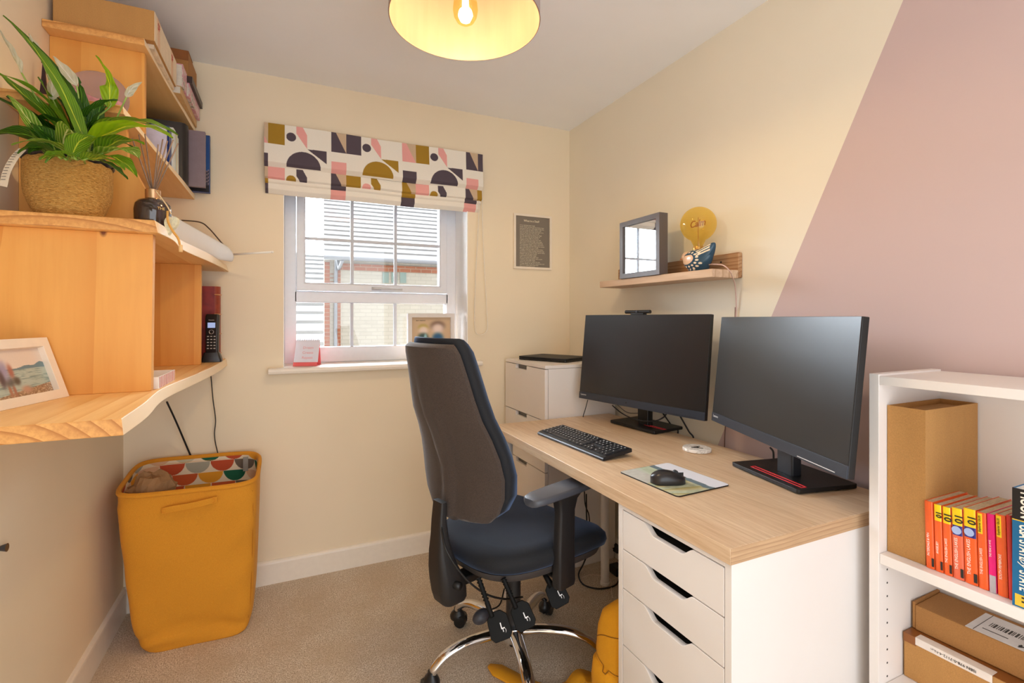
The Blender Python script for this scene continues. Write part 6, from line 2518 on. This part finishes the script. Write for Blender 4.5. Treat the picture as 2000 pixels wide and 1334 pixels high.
m_seam = mat('dark mustard seam', (150, 98, 12), 0.9)
def seam(nm, pts, r=0.0016):
    b_ = NB()
    c_ = []
    for p in spline(pts, 6):
        hits = [s_.find_nearest(p) for s_ in surf]
        h_ = min(hits, key=lambda q: q[3])
        c_.append(h_[0])
    tube(b_, c_, r, 6, 1, False)
    obj(nm, b_, m_seam, bp, w=True, smooth=True)
bm.free()
seam('flap_seam', [(0.885, 1.305, 0.235), (0.868, 1.27, 0.262), (0.868, 1.23, 0.285), (0.871, 1.19, 0.300), (0.877, 1.155, 0.31)])
seam('pocket_seam', [(0.872, 1.30, 0.236), (0.858, 1.28, 0.215), (0.8555, 1.24, 0.2), (0.8555, 1.20, 0.198), (0.860, 1.155, 0.198)])
seam('edge_piping', [(0.876, 1.156, 0.02), (0.870, 1.153, 0.14), (0.870, 1.155, 0.25), (0.878, 1.158, 0.30)])
bm = NB()
sp_ = spline([(0.655, 1.612, 0.010), (0.70, 1.53, 0.011), (0.735, 1.47, 0.011), (0.79, 1.415, 0.012), (0.85, 1.392, 0.020), (0.90, 1.40, 0.040), (0.93, 1.385, 0.030), (0.94, 1.345, 0.05)], 8)
rows = []
for i, p in enumerate(sp_):
    t = (sp_[min(i + 1, len(sp_) - 1)] - sp_[max(i - 1, 0)]).normalized()
    s = t.cross(Vector((0, 0, 1))).normalized()
    hw = 0.026 * min(1.0, (0.25 + i * 0.25)) if i < 4 else 0.026
    u_ = Vector((0, 0, 1))
    rows.append([p + s * hw - u_ * 0.004, p + s * (hw + 0.003), p + s * hw + u_ * 0.006, p - s * hw + u_ * 0.006, p - s * (hw + 0.003), p - s * hw - u_ * 0.004])
obj('strap', loft(bm, rows), m_must2, bp, w=True, smooth=True, label='padded shoulder strap')

# floor cables by the desk leg
cable('cable', 'black cable looping on the carpet by the desk leg', 'cable',
      [px(1145, 965, Y=2.055), px(1146, 1015, Y=2.058), px(1150, 1070, Y=2.058), px(1140, 1100, Y=2.04), (px(1130, 1122, Z=0.006)), px(1140, 1142, Z=0.005), px(1170, 1150, Z=0.005), px(1200, 1144, Z=0.005), px(1209, 1130, Z=0.006), px(1203, 1118, Z=0.01)], 0.0036)
cable('cable', 'thin white cable on the carpet beside the backpack', 'cable',
      [px(1136, 1128, Z=0.004), px(1152, 1123, Z=0.004), px(1178, 1124, Z=0.004), px(1192, 1132, Z=0.004), px(1194, 1150, Z=0.004), px(1196, 1168, Z=0.004)], 0.0018, mat('dirty white cable', (226, 206, 190), 0.5))
cable('cable', 'thin black cable hanging below the desk behind the arm of the chair', 'cable',
      [px(1141, 950, Y=1.98), px(1143, 985, Y=1.98), px(1150, 1005, Y=1.98), px(1152, 1030, Y=1.98)], 0.0028)
ex = thing('plug', 'black plug adaptor on the carpet against the right skirting', 'plug', (1.50, 1.90, 0))
a = px(1203, 1113, Z=0.02)
obj('body', box(NB(), a.x - 0.02, a.x + 0.03, a.y - 0.03, a.y + 0.03, 0.0, 0.042), m_black, ex, w=True, bevel=0.006)
sk = thing('wall_socket_plug', 'black plug in the wall low behind the desk leg', 'plug', px(1208, 1068, X=XR))
a = px(1209, 1068, X=XR)
bm = NB()
box(bm, XR - 0.03, XR - 0.0006, a.y - 0.022, a.y + 0.022, a.z - 0.02, a.z + 0.02)
tube(bm, [(XR - 0.03, a.y, a.z), (XR - 0.05, a.y + 0.03, a.z), (XR - 0.04, a.y + 0.10, a.z + 0.005)], 0.003, 8, 5)
obj('body', bm, m_black, sk, w=True)

# ============================================================ poster, sill things
po = thing('framed_print', 'small white framed grey print of text lines on the wall beside the window', 'framed print', (1.312, YB, 1.69))
x0, x1, z0, z1 = 1.1886, 1.4357, 1.529, 1.8475
bm = NB()
ring(bm, x0, x1, z0, z1, YB - 0.016, YB - 0.0005, 0.0125)
obj('frame', bm, mat('cream white frame', (238, 226, 208), 0.45, var=0.02), po, w=True)
obj('sheet', box(NB(), x0 + 0.012, x1 - 0.012, YB - 0.009, YB - 0.005, z0 + 0.012, z1 - 0.012), mat('grey printed sheet', (126, 116, 104), 0.6, var=0.04, scale=6), po, w=True)
wt = mat('off white print', (226, 216, 190), 0.6)
TM = lambda z, x: basis((x, YB - 0.0093, z), (1, 0, 0), (0, 0, 1))
text('heading', 'What is a Dad?', 0.0165, TM(z1 - 0.038, 1.305), wt, po, depth=0.0002, bold=0.0003)
rg = random.Random(2)
wds = 'a father is someone you look up to no matter how tall you grow he gives time care hope love and jokes every single day with kind hands'.split()
lines = []
for i in range(27):
    ln = 'A ' if i % 3 == 0 else ''
    tgt = rg.randint(30, 40) if i < 26 else 24
    while len(ln) < tgt:
        ln += rg.choice(wds) + ' '
    lines.append(ln.strip()[:42])
cu = '\n'.join(lines)
text('text_block', cu, 0.0094, TM(z1 - 0.060, x0 + 0.040), wt, po, depth=0.0002, align='LEFT', ay='TOP', line=0.98)

sf = thing('picture_frame', 'pale grey deep frame with a portrait of two figures on the window sill', 'picture frame', (0.80, 2.68, WZ0))
a, b = px(797, 612, Y=2.66), px(888, 612, Y=2.66)
x0, x1, z1 = a.x, b.x, a.z
z0 = WZ0
bm = NB()
ring(bm, x0, x1, z0 + 0.0005, z1, 2.660, 2.692, 0.022)
obj('frame', bm, mat('pale grey wood frame', (226, 220, 216), 0.5, var=0.03), sf, w=True)
obj('backing', box(NB(), x0 + 0.02, x1 - 0.02, 2.680, 2.684, z0 + 0.02, z1 - 0.02), mat('kraft mount', (206, 176, 140), 0.7), sf, w=True)


def pebble(u, v):
    c = C3(u, (212, 184, 150))
    def blob(x, y, rx, ry, col, s=1.0, p=2.0):
        nonlocal c
        c = put(c, s * np.exp(-(((u - x) / rx) ** 2 + ((v - y) / ry) ** 2) ** p), col)
    blob(0.30, 0.26, 0.13, 0.09, (190, 170, 90)); blob(0.31, 0.33, 0.12, 0.10, (238, 218, 208)); blob(0.30, 0.52, 0.14, 0.12, (60, 84, 84)); blob(0.36, 0.52, 0.04, 0.10, (150, 200, 210))
    blob(0.68, 0.22, 0.19, 0.13, (120, 92, 78)); blob(0.68, 0.29, 0.16, 0.13, (240, 220, 210)); blob(0.68, 0.55, 0.15, 0.15, (34, 92, 140))
    return c


flatpic('picture', basis((x0 + 0.022, 2.6795, z0 + 0.022), (1, 0, 0), (0, 0, 1)), x1 - x0 - 0.044, z1 - z0 - 0.044, pebble, 120, 120, sf, matname='soft print')
text('caption', 'BEST FRIENDS', 0.0085, basis((x0 + 0.075, 2.6790, z1 - 0.040), (1, 0, 0), (0, 0, 1)), BLK, sf, depth=0.0002)

cl = thing('desk_calendar', 'small spiral-bound tent calendar with pink stand on the left of the window sill', 'desk calendar', (0.09, 2.66, WZ0 + 0.0005))
pts = {'fl': px(577, 713, Z=WZ0 + 0.001), 'fr': px(591, 714, Z=WZ0 + 0.001), 'rr': px(640, 710, Z=WZ0 + 0.001)}
cx0, cx1 = 0.040, 0.150
yf, yb2, yt, zt2 = 2.575, 2.665, 2.635, WZ0 + 0.128
m_cal = mat('coral pink card', (236, 110, 112), 0.6, var=0.03)
sk_ = 0.0


def slab(bm, p, q, x0, x1, th, y_off=0.0):
    p, q = Vector(p), Vector(q)
    n_ = Vector((0, (q - p).z, -(q - p).y)).normalized()
    v = []
    for o_ in (Vector(), n_ * th):
        for x in (x0, x1):
            for e in (p, q):
                v.append(bm.verts.new((x, (e + o_).y, (e + o_).z)))
    for f in ((0, 1, 3, 2), (4, 6, 7, 5), (0, 4, 5, 1), (2, 3, 7, 6), (0, 2, 6, 4), (1, 5, 7, 3)):
        bm.faces.new([v[i] for i in f])


za = WZ0 + 0.0008
cr = Matrix.Translation((0.117, 2.62, 0)) @ Matrix.Rotation(R(-16), 4, 'Z') @ Matrix.Translation((-0.117, -2.62, 0))
bm = NB()
slab(bm, (0, yf, za), (0, yt - 0.002, zt2 - 0.008), cx0, cx1, 0.0015)
slab(bm, (0, yb2, za), (0, yt + 0.002, zt2 - 0.008), cx0, cx1, 0.0015)
slab(bm, (0, yf, za), (0, yb2, za), cx0, cx1, -0.001)
bm.transform(cr)
obj('stand', bm, m_cal, cl, w=True)
bm = NB()
slab(bm, (0, yf + 0.006, za + 0.018), (0, yt - 0.004, zt2 - 0.004), cx0 + 0.002, cx1 + 0.004, -0.0015)
bm.transform(cr)
pgc = obj('page', bm, mat('pale lilac page', (226, 224, 236), 0.6, var=0.02), cl, w=True)
bm = NB()
for q in range(10):
    pass
bm.free()
for q in range(10):
    bm = NB()
    x = cx0 + 0.008 + q * 0.0105
    tube(bm, [(x, yt + 0.007 * math.cos(a), zt2 - 0.004 + 0.008 * math.sin(a)) for a in [2 * PI * r_ / 12 for r_ in range(13)]], 0.0009, 6, 1, False)
    bm.transform(cr)
    obj('spiral_ring', bm, mat('grey wire', (150, 146, 156), 0.3, 0.7), cl, w=True)
nrm_y = Vector((0, -(zt2 - 0.022 - za), (yt - yf))).normalized()
upv = Vector((0, yt - 0.004 - yf - 0.006, zt2 - 0.004 - za - 0.018)).normalized()
for i, s in enumerate(('Dream', 'Create', 'Repeat')):
    c = Vector((0.103, yf + 0.006, za + 0.018)) + upv * (0.075 - i * 0.026) + Vector((1, 0, 0)).cross(upv) * 0.0016
    M = cr @ basis(c, (1, 0, 0), upv)
    text('lettering', s, 0.018, M, mat('pink lettering', (232, 160, 168), 0.6), pgc, depth=0.0002)

# ============================================================ pendant lamp
LC = Vector((0.459, 1.308, 0))
SR, SZ0, SZ1 = 0.210, 2.078, 2.285
pd = thing('pendant_lamp', 'wide grey drum pendant lampshade with a glowing amber bulb', 'pendant lamp', (LC.x, LC.y, ZC))
k = NT('grey fabric shade')
k.set(Base_Color=lin((176, 160, 158)), Roughness=0.9)
m_out = k.m
k = NT('golden shade lining')
f = k.noise(k.coord((1, 1, 0.1)), 40, 3)
k.set(Base_Color=k.ramp(f, [(0.3, lin((152, 108, 94))), (0.7, lin((160, 114, 100)))]), Roughness=0.45)
m_in = k.m
T = Matrix.Translation((LC.x, LC.y, 0))
bm = lathe(NB(), [(SR, SZ0), (SR, SZ1), (SR - 0.001, SZ1), (SR - 0.001, SZ0)], T, 96, cap=False)
bmesh.ops.remove_doubles(bm, verts=bm.verts, dist=1e-6)
obj('shade', bm, m_out, pd, w=True, auto=40)
bm = lathe(NB(), [(SR - 0.0012, SZ0 + 0.001), (SR - 0.0012, SZ1 - 0.001)], T, 96, cap=False)
obj('shade_lining', bm, m_in, pd, w=True, smooth=True, label='golden inner lining')
bm = NB()
tube(bm, [(LC.x + (SR - 0.0008) * math.cos(2 * PI * q / 96), LC.y + (SR - 0.0008) * math.sin(2 * PI * q / 96), SZ0) for q in range(97)], 0.0018, 6, 1, False)
obj('rim', bm, mat('grey brown shade rim', (150, 126, 112), 0.6), pd, w=True)
for q in range(3):
    bm = NB()
    a = 2 * PI * q / 3 + 0.5
    cyl(bm, (LC.x + 0.02 * math.cos(a), LC.y + 0.02 * math.sin(a), SZ1 - 0.02), (LC.x + (SR - 0.002) * math.cos(a), LC.y + (SR - 0.002) * math.sin(a), SZ1 - 0.004), 0.0016, seg=8)
    obj('spider_arm', bm, m_wsteel, pd, w=True)
bm = lathe(NB(), [(0.022, SZ0 + 0.125), (0.022, SZ0 + 0.17), (0.012, SZ0 + 0.19), (0.003, SZ0 + 0.195), (0.003, ZC - 0.02), (0.045, ZC - 0.018), (0.048, ZC - 0.001)], T, 32)
obj('lamp_holder', bm, mat('white pendant fitting', (235, 232, 228), 0.4), pd, w=True, auto=40)
bz = SZ0 - 0.010
prof = [(0.0006, 0.0), (0.012, 0.002), (0.024, 0.010), (0.032, 0.024), (0.035, 0.042), (0.033, 0.062), (0.026, 0.085), (0.018, 0.105), (0.013, 0.120), (0.013, 0.135)]
bm = lathe(NB(), [(a, b + bz) for a, b in prof], T, 32, cap=False)
k = NT('clear warm bulb glass')
k.t.nodes.remove(k.b)
tr = k.n('ShaderNodeBsdfTransparent')
tr.inputs[0].default_value = (1.0, 0.86, 0.55, 1)
gl = k.n('ShaderNodeBsdfGlossy')
gl.inputs['Roughness'].default_value = 0.03
mx = k.n('ShaderNodeMixShader')
mx.inputs[0].default_value = 0.06
k.l(tr.outputs[0], mx.inputs[1])
k.l(gl.outputs[0], mx.inputs[2])
k.l(mx.outputs[0], k.t.nodes['Material Output'].inputs[0])
gb = obj('bulb', bm, k.m, pd, w=True, smooth=True)
k = NT('glowing filament')
k.set(Base_Color=(1, 0.7, 0.3, 1), Emission_Color=(1.0, 0.74, 0.36, 1), Emission_Strength=40.0)
for q in range(6):
    a = 2 * PI * q / 6
    bm = NB()
    cyl(bm, (LC.x + 0.009 * math.cos(a), LC.y + 0.009 * math.sin(a), bz + 0.012), (LC.x + 0.006 * math.cos(a), LC.y + 0.006 * math.sin(a), bz + 0.095), 0.0016, seg=6)
    obj('filament', bm, k.m, gb, w=True)
pl_d = bpy.data.lights.new('pendant_light', 'POINT')
pl_d.energy = PEND_W
pl_d.color = (1.0, 0.87, 0.70)
pl_d.shadow_soft_size = 0.03
pl = bpy.data.objects.new('pendant_light', pl_d)
pl.location = (LC.x, LC.y, bz + 0.05)
COL.objects.link(pl)
